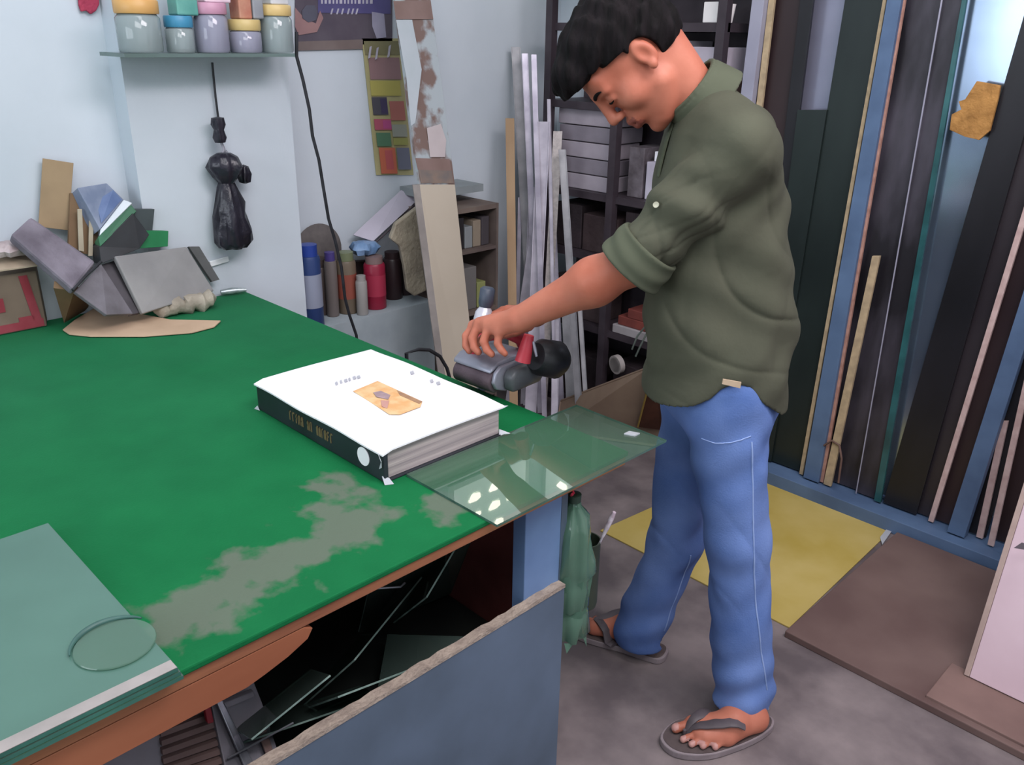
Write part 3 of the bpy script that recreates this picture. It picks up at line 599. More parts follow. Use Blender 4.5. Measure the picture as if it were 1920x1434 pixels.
for k in range(6):
    y_ = 2.18 + k*.047
    sitem('stored_box', ['cream', 'yellow green', 'black', 'pale grey', 'beige', 'dark grey'][k] + ' small carton in the upper row of the low shelf', 'box', -2.77, -2.61, y_, y_ + .042, .785, .785 + (.10, .12, .13, .09, .11, .12)[k], mat('sb%d' % k, ['#8d8a78', '#8b9160', '#262325', '#858a8c', '#8c8070', '#454044'][k], None, 9, .65, bump=.2)) 
obj('shelf_board', MB().box((XW + .003, 2.16, .77), (-2.58, 2.47, .784)), M_cab, cb)

# ================================================================== LEANING PATTERNED BOARD
M_crl = mat('cream_laminate', '#b3a897', '#bfb4a3', 2, .45)
B0 = at(828, 700, X=-2.30); 
def lbp(x, y):                            # plane of the leaning board: leans back onto the wall shelf side
    f = (y - 0)/700.0; return at(x, y, X=-2.62 + .32*f)
bd = thing('leaning_board', (-2.25, 2.1, 0), 'long leaning board, cream below and brown marble patterned above', 'board')
bot = [lbp(833, 690), lbp(890, 690)]; mid = [lbp(787, 346), lbp(853, 346)]; top = [lbp(733, -60), lbp(800, -60)]
ext = [bot[0] + (bot[0] - mid[0])*.65, bot[1] + (bot[1] - mid[1])*.65]
ncam = Vector((S, -S, 0)); th = Vector((-.014, .0, 0))
obj('cream_part', MB().prism([ext[0], ext[1], mid[1], mid[0]], th), M_crl, bd, bevel=.001)
obj('side_edge', MB().prism([ext[0], mid[0], mid[0] + Vector((-.012, -.022, 0)), ext[0] + Vector((-.012, -.022, 0))], (-.004, 0, 0)), mat('grey_board_side', '#77706c', '#8a837e', 12, .7), bd)
M_pat = mat('brown_marble_print', '#a5aeb2', '#77635c', 9, .45, contrast=(.47, .56), bump=0)
M_patw = mat('pale_print', '#b6bdc3', '#aab4b8', 5, .45)
obj('patterned_part', MB().prism([mid[0], mid[1], top[1], top[0]], th), M_pat, bd, bevel=.001)
def pp(px, m, nm, d=.002):
    obj(nm, MB().prism([lbp(x, y) + Vector((d, -d*.4, 0)) for x, y in px], (.0006, 0, 0)), m, bd)
M_bb = mat('brown_print_band', '#77615a', '#86706a', 8, .5)
pp([(737, 2), (807, 2), (812, 36), (742, 36)], M_bb, 'brown_band')
pp([(742, 37), (772, 37), (790, 130), (778, 230), (770, 236), (762, 150)], M_patw, 'pale_patch', .003)
pp([(778, 296), (842, 298), (846, 320), (783, 318)], M_bb, 'brown_band')
pp([(800, 240), (826, 232), (836, 262), (834, 294), (806, 294)], mat('pink_pale_print', '#b3a8a8', '#bfb5b5', 7, .5), 'pale_patch')
pp([(784, 318), (846, 320), (850, 343), (789, 343)], mat('grey_brown_print', '#6d6766', '#857468', 16, .5), 'grey_band', .002)

# ================================================================== POSTERS ON THE NICHE WALL
PX = XW + .004
def wall_patch(name, px, m, parent=None, d=0, th=.002, label=None, cat=None, X=None):
    P = [at(x, y, X=(X or PX) + d) for x, y in px]
    o = obj(name, MB().prism(P, (th, 0, 0)), m, parent)
    if label: tag(o, label, cat)
    return o
ps = thing('wall_poster', tuple(at(640, 98, X=PX)), 'dark poster with a blue violet band high on the wall above the colour chart', 'poster')
wall_patch('sheet', [(553, -30), (735, -30), (735, 78), (553, 96)], mat('dark_poster_print', '#4c4450', '#5d5660', 7, .5), ps)
wall_patch('violet_band', [(596, -28), (732, -28), (732, 26), (596, 24)], mat('violet_print', '#4e4a76', '#5a5684', 8, .5), ps, .0025, .001)
wall_patch('brown_strip', [(556, 78), (680, 74), (680, 92), (556, 95)], mat('brown_poster_print', '#6b5f5c', '#776b68', 8, .5), ps, .0025, .001)
wall_patch('pale_figure', [(697, 22), (720, 26), (724, 70), (706, 72), (698, 50)], mat('pale_poster_print', '#8d8aa0', '#a19eb2', 9, .5), ps, .004, .001)
wall_patch('rose_figure', [(553, 14), (570, 34), (592, 44), (600, 20), (606, 34), (594, 60), (560, 66), (553, 50)], mat('rose_poster_print', '#8b6a6c', '#9b7a78', 9, .5), ps, .004, .001)
wall_patch('dark_face', [(566, 20), (574, 10), (590, 10), (595, 22), (592, 38), (578, 42), (567, 34)], mat('slate_poster_print', '#4f4f5c', '#585866', 9, .5), ps, .006, .001)
M_ltr = mat('white_poster_letters', '#a3a0ae', '#b3b0be', 20, .5)
random.seed(8)
x = 602
while x < 700:
    w = random.choice((3, 4, 5)); wall_patch('lettering', [(x, -6), (x + w, -6), (x + w, 7), (x, 7)], M_ltr, ps, .004, .0008); x += w + 3.5
for x in (620, 631, 640, 651, 659, 667): wall_patch('lettering', [(x + 2, 16), (x + 5, 16), (x + 2, 27), (x - 1, 27)], M_ltr, ps, .004, .0008)
ch = thing('colour_chart', tuple(at(730, 330, X=PX)), 'yellow paint colour chart hanging tilted left of the leaning board', 'chart')
def cc(u, v):                              # chart coordinates -> pixel
    x0 = 678 + 27*v; x1 = 748 + 27*v; return (x0 + (x1 - x0)*u, 72 + 256*v)
def cpt(name, u0, u1, v0, v1, m, d=.004): wall_patch(name, [cc(u0, v0), cc(u1, v0), cc(u1, v1), cc(u0, v1)], m, ch, d, .001)
wall_patch('card', [cc(0, 0), cc(1, 0), cc(1, 1), cc(0, 1)], mat('yellow_card', '#a09b72', '#b3ad80', 7, .6), ch, 0, .002)
cells = [(.05, 1, .02, .12, '#75704a'), (.12, .95, .14, .30, '#8c6a6c'), (.1, .9, .31, .42, '#b0a54c'), (.1, .5, .43, .56, '#3b3a44'), (.32, .5, .44, .55, '#2c2547'), (.56, .95, .46, .60, '#a35a50'),
         (.1, .55, .59, .67, '#a8435a'), (.33, .55, .6, .66, '#a83a75'), (.12, .5, .69, .79, '#3e6b4c'), (.56, .95, .63, .72, '#8c9184'), (.56, .95, .73, .78, '#8f9145'), (.15, .58, .80, .99, '#c05a3c'), (.3, .5, .82, .96, '#b3484a'), (.62, .96, .80, .96, '#5f6577')]
for i, (u0, u1, v0, v1, c) in enumerate(cells): cpt('swatch', u0, u1, v0, v1, mat('sw' + c, '#' + ''.join('%02x' % int(int(c[i:i+2], 16)*.8 + 150*.2) for i in (1, 3, 5)), None, 5, .5), .004 + .0006*i)
for x, y in ((693, 88), (706, 90), (729, 86)): wall_patch('lettering', [(x, y), (x + 4, y - 2), (x + 1, y + 20), (x - 3, y + 22)], M_ltr, ch, .016, .0008)

# ================================================================== GLASS SHELF WITH JARS ON THE PILLAR
SZ = at(400, 100, X=-2.42).z; SF = -2.43
ya = at(232, 97, X=SF).y; yb = at(553, 103, X=SF).y
M_shelf = glass_mat('shelf_glass', '#9fb3ae', '#7f9490', .5, .05)
tag(obj('glass_shelf', MB().box((-2.598, ya, SZ - .01), (SF, yb, SZ)), M_shelf), 'glass shelf on the pillar carrying a row of plastic jars', 'shelf')
def jar(name, label, x0, x1, ylid, lidh, lidc, body, fill=None, fillh=.5, Xc=None):
    Xc = Xc or SF - .06
    p0 = at(x0, 95, X=Xc); p1 = at(x1, 95, X=Xc); cx, cy = Xc, (p0.y + p1.y)/2; r = (p1.y - p0.y)/2*.96
    zt = at((x0+x1)/2, ylid, X=Xc).z; zb = SZ + .001; hh = zt - zb; r = min(r, .08)
    t = thing(name, (cx, cy, zb), label, 'jar', 'jars on the glass shelf')
    lh = max(lidh, .012); bt_ = hh - lh
    obj('body', MB().lathe((cx, cy, zb), [(0, 0), (r*.94, 0), (r, .006), (r, bt_*.9), (r*.86, bt_), (r*.83, bt_), (r*.95, bt_*.88), (r*.95, .008), (0, .006)], 28), body, t, smooth=True)
    obj('lid', MB().lathe((cx, cy, zb + bt_ + .0005), [(0, 0), (r*.97, 0), (r*1.0, .003), (r*1.0, lh - .003), (r*.95, lh), (0, lh)], 28), mat('lid' + lidc, lidc, lidc, 8, .4), t, smooth=True)
    if fill: obj('contents', MB().lathe((cx, cy, zb + .009), [(0, 0), (r*.9, 0), (r*.9, bt_*fillh), (r*.5, bt_*fillh + .01), (0, bt_*fillh + .004)], 20, jit=.1), fill, t, smooth=True)
M_jar = glass_mat('clear_plastic', '#d5dede', '#b3bfc0', .45, .06)
M_jar2 = glass_mat('lilac_plastic', '#c9cbd8', '#a9aabb', .6, .06)
jar('plastic_jar', 'wide clear jar with an orange lid at the left end of the shelf', 224, 306, 0, .035, '#c79a5d', M_jar)
jar('plastic_jar', 'clear jar with a blue lid holding white goods', 314, 366, 30, .03, '#3f86a8', M_jar, mat('white_goods', '#b8bcc4', '#d4d8de', 25, .6), .7)
jar('plastic_jar', 'lilac tinted jar with a pink lid', 370, 430, 6, .03, '#b98aa0', M_jar2, mat('grey_goods', '#8f8fa0', '#a2a2b2', 12, .6), .8)
jar('plastic_jar', 'small jar with a pale yellow lid', 434, 490, 37, .03, '#c2ab72', M_jar2, mat('mauve_goods', '#87808f', '#99929f', 12, .6), .7)
jar('plastic_jar', 'tall jar with a yellow lid at the right end of the shelf', 493, 548, 10, .03, '#c9ae74', M_jar, mat('white_goods', '#b8bcc4'), .5)
def jtop(name, label, cat, x0, x1, y0, m, z0y):
    Xc = SF - .06; p0 = at(x0, y0, X=Xc); p1 = at(x1, y0, X=Xc); z0 = at(x0, z0y, X=Xc).z + .001
    tag(obj(name, MB().box((Xc - .03, p0.y, z0), (Xc + .03, p1.y, z0 + .09)), m, bevel=.004), label, cat)
jtop('green_packet', 'green and blue packet on top of the blue lidded jar', 'packet', 322, 362, 10, mat('green_pack', '#4f8f86', '#6aa79c', 12, .5), 29)
jtop('red_packet', 'orange red packet on top of the small yellow lidded jar', 'packet', 438, 462, 10, mat('red_pack', '#a86a58', '#b98a72', 22, .5), 36)
jtop('grey_packet', 'grey packet on top of the small yellow lidded jar', 'packet', 464, 484, 10, mat('grey_pack', '#7f8288', '#93969c', 12, .5), 36)
jtop('pink_packet', 'pale pink packet on top of the pink lidded jar', 'packet', 376, 424, 5, mat('pink_pack', '#d0b8c6', '#e0ccd6', 12, .5), 5)
jtop('white_packet', 'white packet on top of the tall yellow lidded jar', 'packet', 499, 532, 5, mat('white_pack', '#b3b6bc', '#c6c9ce', 12, .5), 9)
# red cloth bit on the wall, hook
tag(obj('red_cloth', MB().prism([at(x, y, X=-2.685) for x, y in ((143, -20), (182, -20), (184, 8), (178, 20), (168, 27), (160, 20), (150, 22), (146, 10))], (.012, 0, 0)), mat('red_fabric', '#8c2a44', '#a83a52', 16, .8, bump=.5), bevel=.003), 'scrap of red cloth hanging high on the left wall', 'cloth')
# black cord with bag
XB = -2.585
mat('black_rubber', '#1f2024', '#2c2d32', 20, .5)
bgt = thing('black_bag', tuple(at(437, 467, X=-2.55)), 'black plastic bag hanging knotted on a cord from the shelf', 'bag')
obj('cord', MB().tube([at(x, y, X=XB) for x, y in ((398, 117), (400, 140), (404, 180), (409, 220))], .0035, 8), mat('black_rubber', '#1f2024'), bgt, smooth=True)
M_bag = mat('black_plastic_film', '#1d1c24', '#2b2933', 9, .28, bump=.5, bscale=25)
def blob(cx, cy, rpx, hpx0, hpx1, prof, jit, seed, sx=1, name='bag', m=M_bag, par=bgt, X=-2.545):
    a_ = at(cx, hpx1, X=X); b_ = at(cx, hpx0, X=X); h = b_.z - a_.z; sc_ = 1/590.
    obj(name, MB().lathe((a_.x, a_.y, a_.z), [(r*sc_, h*q) for r, q in prof], 32, jit=jit, seed=seed, sx=sx), m, par, smooth=True)
blob(438, 0, 0, 285, 467, [(0, 0), (24, .02), (31, .08), (33, .2), (30, .35), (25, .5), (17, .66), (14, .70), (22, .76), (30, .86), (24, .96), (12, 1.0), (0, 1.0)], .45, 4)
blob(413, 0, 0, 218, 268, [(0, 0), (9, .02), (12, .2), (8, .5), (12, .7), (11, .95), (0, 1)], .3, 9, name='knot')
obj('tie', MB().tube([at(x, y, X=-2.56) for x, y in ((413, 262), (420, 280), (412, 296), (424, 284), (436, 300))], .005, 8), mat('pale_film', '#8f8f98', '#a9a9b2', 20, .4), bgt, smooth=True)
blob(460, 0, 0, 308, 345, [(0, 0), (9, .1), (12, .5), (8, .9), (0, 1)], .4, 2, name='handle_flap')
# long black cable
tag(obj('black_cable', MB().tube([at(x, y, X=-2.52) for x, y in ((556, 60), (556, 105), (568, 150), (580, 205), (586, 255), (598, 300), (606, 350), (616, 410), (628, 450), (640, 500), (647, 560), (655, 590), (668, 628), (672, 660))], .0055, 8), mat('black_rubber', '#1f2024'), smooth=True), 'long black cable hanging from the shelf end down behind the bench', 'cable')
tag(obj('black_cable', MB().tube([Vector((-2.03, 1.50, .008)), Vector((-2.01, 1.54, .3))] + [at(x, y, X=-2.0) for x, y in ((762, 662), (785, 655), (805, 656), (825, 668), (838, 690))] + [Vector((-2.0, 1.80, .25)), Vector((-2.0, 1.82, .008))], .006, 8), mat('black_rubber', '#1f2024'), smooth=True), 'short black cable arching behind the bench near the tool', 'cable')

# ================================================================== CLUTTER ON THE NICHE LEDGE
LZ = .601
def can(label, x0, x1, yt, yb, c, lidc=None, X=-2.68, cat='can', band=None, name='paint_can'):
    p0 = at(x0, yb, X=X); p1 = at(x1, yb, X=X); r = (p1.y - p0.y)/2; zt = at((x0+x1)/2, yt, X=X).z; cy = (p0.y+p1.y)/2
    t = thing(name, (X, cy, LZ), label, cat, 'tins and bottles on the niche ledge'); h = zt - LZ
    obj('body', MB().lathe((X, cy, LZ), [(0, 0), (r*.95, 0), (r, .004), (r, h*.82), (r*.9, h*.86), (0, h*.86)], 24), mat('can' + c, c, c, 9, .4), t, smooth=True)
    obj('cap', MB().lathe((X, cy, LZ + h*.861), [(0, 0), (r*.8, 0), (r*.8, h*.13), (0, h*.14)], 20), mat('can' + (lidc or c), lidc or c, None, 9, .4), t, smooth=True)
    if band: obj('label_band', MB().lathe((X, cy, LZ + h*.25), [(r*1.01, 0), (r*1.02, 0), (r*1.02, h*.4), (r*1.01, h*.4)], 24), mat('band' + band, band, band, 12, .5), t, smooth=True)
can('blue capped tin at the left end of the niche ledge', 568, 604, 455, 585, '#2c3f6d', '#28408f', X=-2.64, band='#8d93a5')
can('brown tin behind the blue capped tin', 584, 620, 482, 570, '#4c423f', X=-2.76)
can('slim grey bottle with a violet cap behind the cable', 614, 634, 470, 575, '#6d6562', '#4a3f7d', X=-2.70)
can('squat olive jar on the niche ledge', 637, 668, 470, 572, '#6b5f50', '#6f775a', X=-2.70, band='#8a4a3d')
can('small white bottle beside the red can', 670, 688, 515, 568, '#93908d', X=-2.64, name='small_bottle', cat='bottle')
can('tall red can on the niche ledge', 688, 721, 478, 568, '#8a1f38', '#7d6a68', X=-2.68, band='#a03048')
can('dark plum bottle right of the red can', 724, 752, 470, 562, '#2f2124', '#382a2c', X=-2.74)
can('second dark bottle right of the red can', 746, 772, 480, 560, '#33272a', '#2c2224', X=-2.76)
tag(obj('grey_disc', MB().lathe(at(596, 470, X=-2.815) , [(0, 0), (.10, 0), (.105, .004), (.1, .008), (0, .008)], 36, (1, 0, 0)), mat('grey_abrasive', '#5b5655', '#6b6563', 20, .8), smooth=True), 'large grey disc standing behind the tins on the ledge', 'disc')
board('lilac_card', 'pale lilac card leaning above the bottles on the ledge', 'card', [at(662, 440, X=-2.78), at(752, 356, X=-2.81), at(786, 372, X=-2.76), at(700, 452, X=-2.72)], .004, mat('lilac_paper', '#a8a3b0', '#b8b3c0', 5, .6))
tag(obj('dark_stick', MB().tube([at(700, 458, X=-2.71), at(744, 418, X=-2.70), at(786, 376, X=-2.74)], .004, 8), M_steel), 'thin dark stick along the edge of the lilac card', 'stick')
tag(obj('blue_bag', MB().lathe(at(682, 478, X=-2.72), [(0, 0), (.045, .008), (.055, .03), (.04, .05), (0, .056)], 24, jit=.4), mat('blue_film', '#5c7da5', '#7f9cc0', 12, .35, bump=.5), smooth=True), 'crumpled pale blue plastic on top of the tins', 'plastic')
rag = [(742, 420), (784, 388), (790, 440), (794, 500), (800, 545), (778, 556), (764, 546), (758, 500), (750, 462), (732, 448)]
tag(obj('cream_rag', MB().prism([at(x, y, X=-2.61) for x, y in rag], (-.03, .01, 0)), mat('cream_paper', '#8a8172', '#b3a994', 14, .85, bump=.6, contrast=(.3, .7)), bevel=.006), 'crumpled cream paper hanging over the ledge beside the board', 'paper')

board('dark_box', 'dark brown box standing behind the bottles on the ledge', 'box', [at(628, 568, X=-2.79), at(778, 556, X=-2.79), at(776, 486, X=-2.79), at(626, 492, X=-2.79)], .03, mat('dark_brown_card', '#332826', '#4a3b37', 8, .8, bump=.3))
# ================================================================== PILE AT THE WALL END OF THE BENCH
XP = -2.60
M_card = mat('brown_cardboard', '#8f7a5f', '#a48d6e', 6, .85)
M_cardd = mat('darker_cardboard', '#6d5640', '#7d654b', 6, .85)  # darker brown for the bent sheet and the wedge
bx = thing('cardboard_box', tuple(at(40, 620, Z=.8)), 'cardboard box with red printing at the left end of the bench', 'box')
a0, a1 = at(-60, 640, Z=.8015), at(88, 611, Z=.8015); back = Vector((-.075, .025, 0)) 
a0.z = a1.z = .8015; hgt = Vector((.0, 0, at(74, 506, X=a1.x).z - .8015))
obj('carton', MB().prism([a0, a1, a1 + back, a0 + back], hgt), mat('carton_card', '#6d5f52', '#7f7062', 7, .85), bx, bevel=.002)
fd = (a1 - a0).normalized(); nrm = Vector((fd.y, -fd.x, 0)) 
if nrm.dot(Vector((0, 0, CAMH)) - a0) < 0: nrm = -nrm
def bpr(u0, u1, w0, w1, m, nm, sk=0):
    L_ = (a1 - a0).length; H_ = hgt.z; P = [a0 + fd*L_*u0 + Vector((0, 0, H_*w0)), a0 + fd*L_*u1 + Vector((0, 0, H_*w0)), a0 + fd*L_*(u1 - sk) + Vector((0, 0, H_*w1)), a0 + fd*L_*(u0 - sk) + Vector((0, 0, H_*w1))]
    obj(nm, MB().prism([p + nrm*.0015 for p in P], nrm*.0008), m, bx)
M_rp = mat('red_box_print', '#86303a', '#94404a', 12, .75)
bpr(0, .97, .02, .16, M_rp, 'red_band'); bpr(.84, .95, .16, .95, M_rp, 'red_band', .08); bpr(.30, .52, .38, .62, M_rp, 'red_block'); 
bpr(.66, .86, .16, .24, M_rp, 'red_corner')
obj('flap', board_mb([at(-10, 508, X=a1.x + .03), at(88, 494, X=a1.x + .04), at(70, 474, X=a1.x - .05), at(-10, 478, X=a1.x - .05)], .004), mat('pale_flap', '#a3937f', '#b8a893', 6, .85), bx)
tag(obj('wrapped_lump', MB().lathe(at(20, 478, X=-2.64), [(0, 0), (.05, .004), (.06, .02), (.035, .035), (0, .04)], 24, jit=.5), mat('pinkish_film', '#a08d8d', '#bdb0b0', 14, .5, bump=.5), smooth=True), 'pinkish wrapped lump on the box flap', 'wrapping')
board('cardboard_sheet', 'tall tan cardboard panel standing against the left wall', 'cardboard', [at(72, 425, X=-2.66), at(128, 432, X=-2.64), at(138, 306, X=-2.64), at(80, 297, X=-2.66)], .012, M_card)
board('cardboard_sheet', 'bent brown cardboard behind the tall tan panel', 'cardboard', [at(128, 470, X=-2.60), at(182, 480, X=-2.60), at(186, 396, X=-2.62), at(150, 360, X=-2.63), at(132, 362, X=-2.63)], .01, M_cardd)
board('wood_sliver', 'pale wood sliver standing in the bent cardboard', 'wood', [at(148, 470, X=-2.585), at(158, 472, X=-2.585), at(154, 392, X=-2.595), at(146, 392, X=-2.595)], .006, mat('pale_wood', '#a39a86', '#b8ae99', 9, .7))
board('wood_sliver', 'second pale wood sliver right of the first', 'wood', [at(166, 480, X=-2.58), at(174, 480, X=-2.58), at(176, 410, X=-2.595), at(168, 408, X=-2.595)], .006, mat('pale_wood', '#a39a86'))
wb = thing('blue_white_box', tuple(at(200, 430, X=-2.6)), 'tilted blue and grey box with a white side on the pile', 'box')
F1 = [at(145, 352, X=-2.60), at(200, 343, X=-2.62), at(232, 374, X=-2.60), at(188, 430, X=-2.56)]
obj('label_face', board_mb(F1, .05), mat('blue_grey_label', '#6b7890', '#8a94a8', 14, .5), wb, bevel=.002)
obj('blue_label', board_mb([p + Vector((.003, -.001, 0)) for p in (at(180, 376, X=-2.60), at(212, 356, X=-2.61), at(228, 374, X=-2.60), at(190, 418, X=-2.565))], .002), mat('slate_blue_print', '#51668f', '#62779e', 20, .5), wb)
obj('white_side', board_mb([at(188, 430, X=-2.555), at(232, 374, X=-2.595), at(248, 380, X=-2.58), at(186, 442, X=-2.54)], .03), mat('white_card_side', '#c3cbd0', '#d3dade', 6, .5), wb, bevel=.002)
board('green_slab', 'dark green slab under the blue and white box', 'slab', [at(184, 444, X=-2.54), at(246, 384, X=-2.57), at(256, 396, X=-2.56), at(188, 462, X=-2.53)], .05, mat('dark_green_plastic', '#1f5038', '#2c6a4a', 9, .5))
board('dark_case', 'black case lying under the dark green slab', 'case', [at(186, 462, X=-2.535), at(250, 400, X=-2.55), at(280, 440, X=-2.54), at(262, 466, X=-2.53), at(190, 494, X=-2.52)], .06, mat('black_case_plastic', '#1c1e21', '#2c2f33', 9, .5))
board('grey_green_box', 'dark grey box standing upright beside the pillar', 'box', [at(248, 392, X=-2.575), at(290, 392, X=-2.58), at(286, 432, X=-2.575), at(252, 440, X=-2.57)], .02, mat('dark_grey_card', '#3c4446', '#4c5658', 9, .6))
board('green_box', 'bright green box beside the dark case', 'box', [at(262, 432, X=-2.56), at(316, 433, X=-2.565), at(315, 462, X=-2.56), at(258, 466, X=-2.555)], .035, mat('bright_green_card', '#1f7044', '#2c8352', 7, .5))
board('purple_bundle', 'grey lilac flattened bundle slanting over the box', 'bundle', [at(20, 440, X=-2.58), at(58, 405, X=-2.62), at(180, 490, X=-2.52), at(138, 543, X=-2.45)], .035, mat('grey_lilac_paper', '#5d5660', '#8a838e', 9, .7, contrast=(.3, .7), bump=.4), bevel=.008)
tag(obj('dark_strap', MB().tube([at(136, 544, X=-2.445), at(160, 518, X=-2.47), at(190, 490, X=-2.50)], .004, 8), mat('black_rubber', '#1f2024')), 'thin dark strap at the end of the lilac bundle', 'strap')
board('grey_plank', 'grey plank slanting down between the bundle and the grey slab', 'plank', [at(140, 546, X=-2.46), at(190, 494, X=-2.52), at(250, 588, X=-2.43), at(200, 590, X=-2.40)], .015, mat('weathered_grey', '#5d595d', '#77737a', 9, .7, bump=.3), bevel=.003)
board('dark_plank', 'darker plank behind the grey plank', 'plank', [at(185, 498, X=-2.54), at(216, 488, X=-2.56), at(262, 586, X=-2.45), at(244, 590, X=-2.44)], .012, mat('slate_plank', '#454246', '#58545a', 9, .7))
board('brown_wedge', 'brown cardboard wedge at the foot of the planks', 'cardboard', [at(100, 540, X=-2.50), at(140, 545, X=-2.48), at(168, 578, Z=.803), at(120, 606, Z=.803)], .02, M_cardd)
board('grey_slab', 'broad grey slab leaning against the pillar on the bench', 'slab', [at(215, 480, X=-2.52), at(350, 462, X=-2.56), at(402, 545, X=-2.50), at(268, 588, X=-2.43)], .018, mat('grey_cement_board', '#7c7b7c', '#949392', 5, .8, bump=.2, contrast=(.3, .7)), bevel=.004)
board('dark_board_edge', 'dark grey board behind the right side of the grey slab', 'board', [at(354, 462, X=-2.575), at(374, 462, X=-2.585), at(412, 524, X=-2.56), at(398, 528, X=-2.555)], .01, mat('dark_slate', '#545555', '#666868', 8, .7))
ra, rb = at(285, 574, Z=.84), at(402, 553, Z=.84)
rg = [ra + (rb - ra)*t for t in np.linspace(0, 1, 14)]
rg = [p + Vector((0, 0, -.012 + .006*math.sin(i*1.7))) for i, p in enumerate(rg)]
tag(obj('beige_roll', MB().tube(rg, [.012] + [.027 + .006*math.sin(i*2.3) for i in range(12)] + [.010], 16), mat('beige_wadding', '#877f72', '#a79f90', 12, .85, bump=.5), smooth=True), 'beige crumpled roll lying at the foot of the grey slab', 'roll')
tag(obj('foil_tube', MB().tube([at(414, 548, Z=.815), at(436, 545, Z=.815), at(462, 543, Z=.815)], [.008, .011, .006], 12), mat('silver_foil', '#8d989a', '#b9c3c5', 40, .3, metal=.5), smooth=True), 'small silver tube on the bench by the pillar', 'tube')
tag(obj('clear_knob', MB().lathe(at(270, 584, Z=.802), [(0, 0), (.012, .002), (.014, .014), (.008, .026), (0, .028)], 16), glass_mat('clear_plastic', '#d5dede'), smooth=True), 'small clear cap at the left end of the beige roll', 'cap')
tag(obj('white_tag', MB().obox(at(411, 490, X=-2.594), ((0, 1, .12), (0, -.12, 1), (1, 0, 0)), (.033, .009, .004)), mat('bright_white', '#dfe3e6', '#eceff1', 5, .5), bevel=.002), 'small white strip stuck on the pillar under the black bag', 'tag')

# ================================================================== implicit surfaces for organic shapes
def surface_nets(f, lo, hi, h, margin=2.2):
    lo = np.array(lo, float); hi = np.array(hi, float); B = 8
    nb = np.ceil((hi - lo)/(h*B)).astype(int); n = nb*B + 1
    gx, gy, gz = [np.arange(k) for k in nb]
    C = np.stack(np.meshgrid(gx, gy, gz, indexing='ij'), -1).reshape(-1, 3)
    cc = lo + (C + .5)*B*h; dv = f(cc)
    G = np.empty(tuple(n), np.float32)
    sg = np.where(dv > 0, 1., -1.).reshape(nb)
    sg = np.pad(sg.repeat(B, 0).repeat(B, 1).repeat(B, 2), ((0, 1),)*3, mode='edge'); G[:] = sg
    near = np.abs(dv) < B*h*.87*margin*.6 + h
    off = np.stack(np.meshgrid(*[np.arange(B + 1)]*3, indexing='ij'), -1).reshape(-1, 3)
    K = C[near]
    for s0 in range(0, len(K), 400):
        I = (K[s0:s0+400, None, :]*B + off[None]).reshape(-1, 3)
        G[I[:, 0], I[:, 1], I[:, 2]] = f(lo + I*h)
    ins = G < 0; nx, ny, nz = G.shape
    cnt = np.zeros((nx-1, ny-1, nz-1), np.int8)
    for dx in (0, 1):
        for dy in (0, 1):
            for dz in (0, 1): cnt += ins[dx:nx-1+dx, dy:ny-1+dy, dz:nz-1+dz]
    act = (cnt > 0) & (cnt < 8); ids = -np.ones(act.shape, np.int64); A_ = np.argwhere(act); ids[act] = np.arange(len(A_))
    acc = np.zeros((len(A_), 3)); w = np.zeros(len(A_))
    cor = [(0,0,0),(1,0,0),(0,1,0),(1,1,0),(0,0,1),(1,0,1),(0,1,1),(1,1,1)]
    for i in range(8):
        for j in range(i+1, 8):
            d = np.array(cor[j]) - np.array(cor[i])
            if np.abs(d).sum() != 1: continue
            a = G[tuple((A_ + cor[i]).T)]; b = G[tuple((A_ + cor[j]).T)]; m = (a < 0) != (b < 0)
            t = a[m]/(a[m] - b[m]); acc[m] += np.array(cor[i]) + t[:, None]*d; w[m] += 1
    V = lo + (A_ + acc/w[:, None])*h; F = []
    for ax in range(3):
        sl0 = [slice(1, -1)]*3; sl0[ax] = slice(0, -1)
        sl1 = [slice(1, -1)]*3; sl1[ax] = slice(1, None)
        a = ins[tuple(sl0)]; b = ins[tuple(sl1)]; E_ = np.argwhere(a != b); 
        if not len(E_): continue
        base = E_ + 1; base[:, ax] -= 1
        o1 = np.zeros(3, int); o2 = np.zeros(3, int); o1[(ax+1) % 3] = 1; o2[(ax+2) % 3] = 1
        q = np.stack([ids[tuple((base - o).T)] for o in (o1*0, o1, o1 + o2, o2)], 1)
        fl = ~a[tuple(E_.T)]; q[fl] = q[fl][:, ::-1]; F.append(q[(q >= 0).all(1)])
    return V, np.concatenate(F)
def capsule(P, a, b, ra, rb):
    a = np.asarray(a, float); b = np.asarray(b, float); ba = b - a; t = np.clip(((P - a) @ ba)/(ba @ ba), 0, 1)
    return np.linalg.norm(P - a - t[:, None]*ba, axis=1) - (ra + (rb - ra)*t)
def ecap(P, a, b, ra, rb, flat):      # capsule with elliptical section: flat = (direction, factor)
    a = np.asarray(a, float); b = np.asarray(b, float); ba = b - a; t = np.clip(((P - a) @ ba)/(ba @ ba), 0, 1)
    q = P - a - t[:, None]*ba; u = np.asarray(flat[0], float); u = u/np.linalg.norm(u); k = flat[1]
    c = q @ u; q = q + (c*(1/k - 1))[:, None]*u
    return (np.linalg.norm(q, axis=1) - (ra + (rb - ra)*t))*min(1, k)
def ellip(P, c, r, M=None):
    q = P - np.asarray(c, float)
    if M is not None: q = q @ M
    r = np.asarray(r, float); k0 = np.linalg.norm(q/r, axis=1); k1 = np.linalg.norm(q/(r*r), axis=1)
    return k0*(k0 - 1)/np.maximum(k1, 1e-6)
def smin(a, b, k):
    h = np.clip(.5 + .5*(b - a)/k, 0, 1); return b*(1 - h) + a*h - k*h*(1 - h)
def smax(a, b, k): return -smin(-a, -b, k)
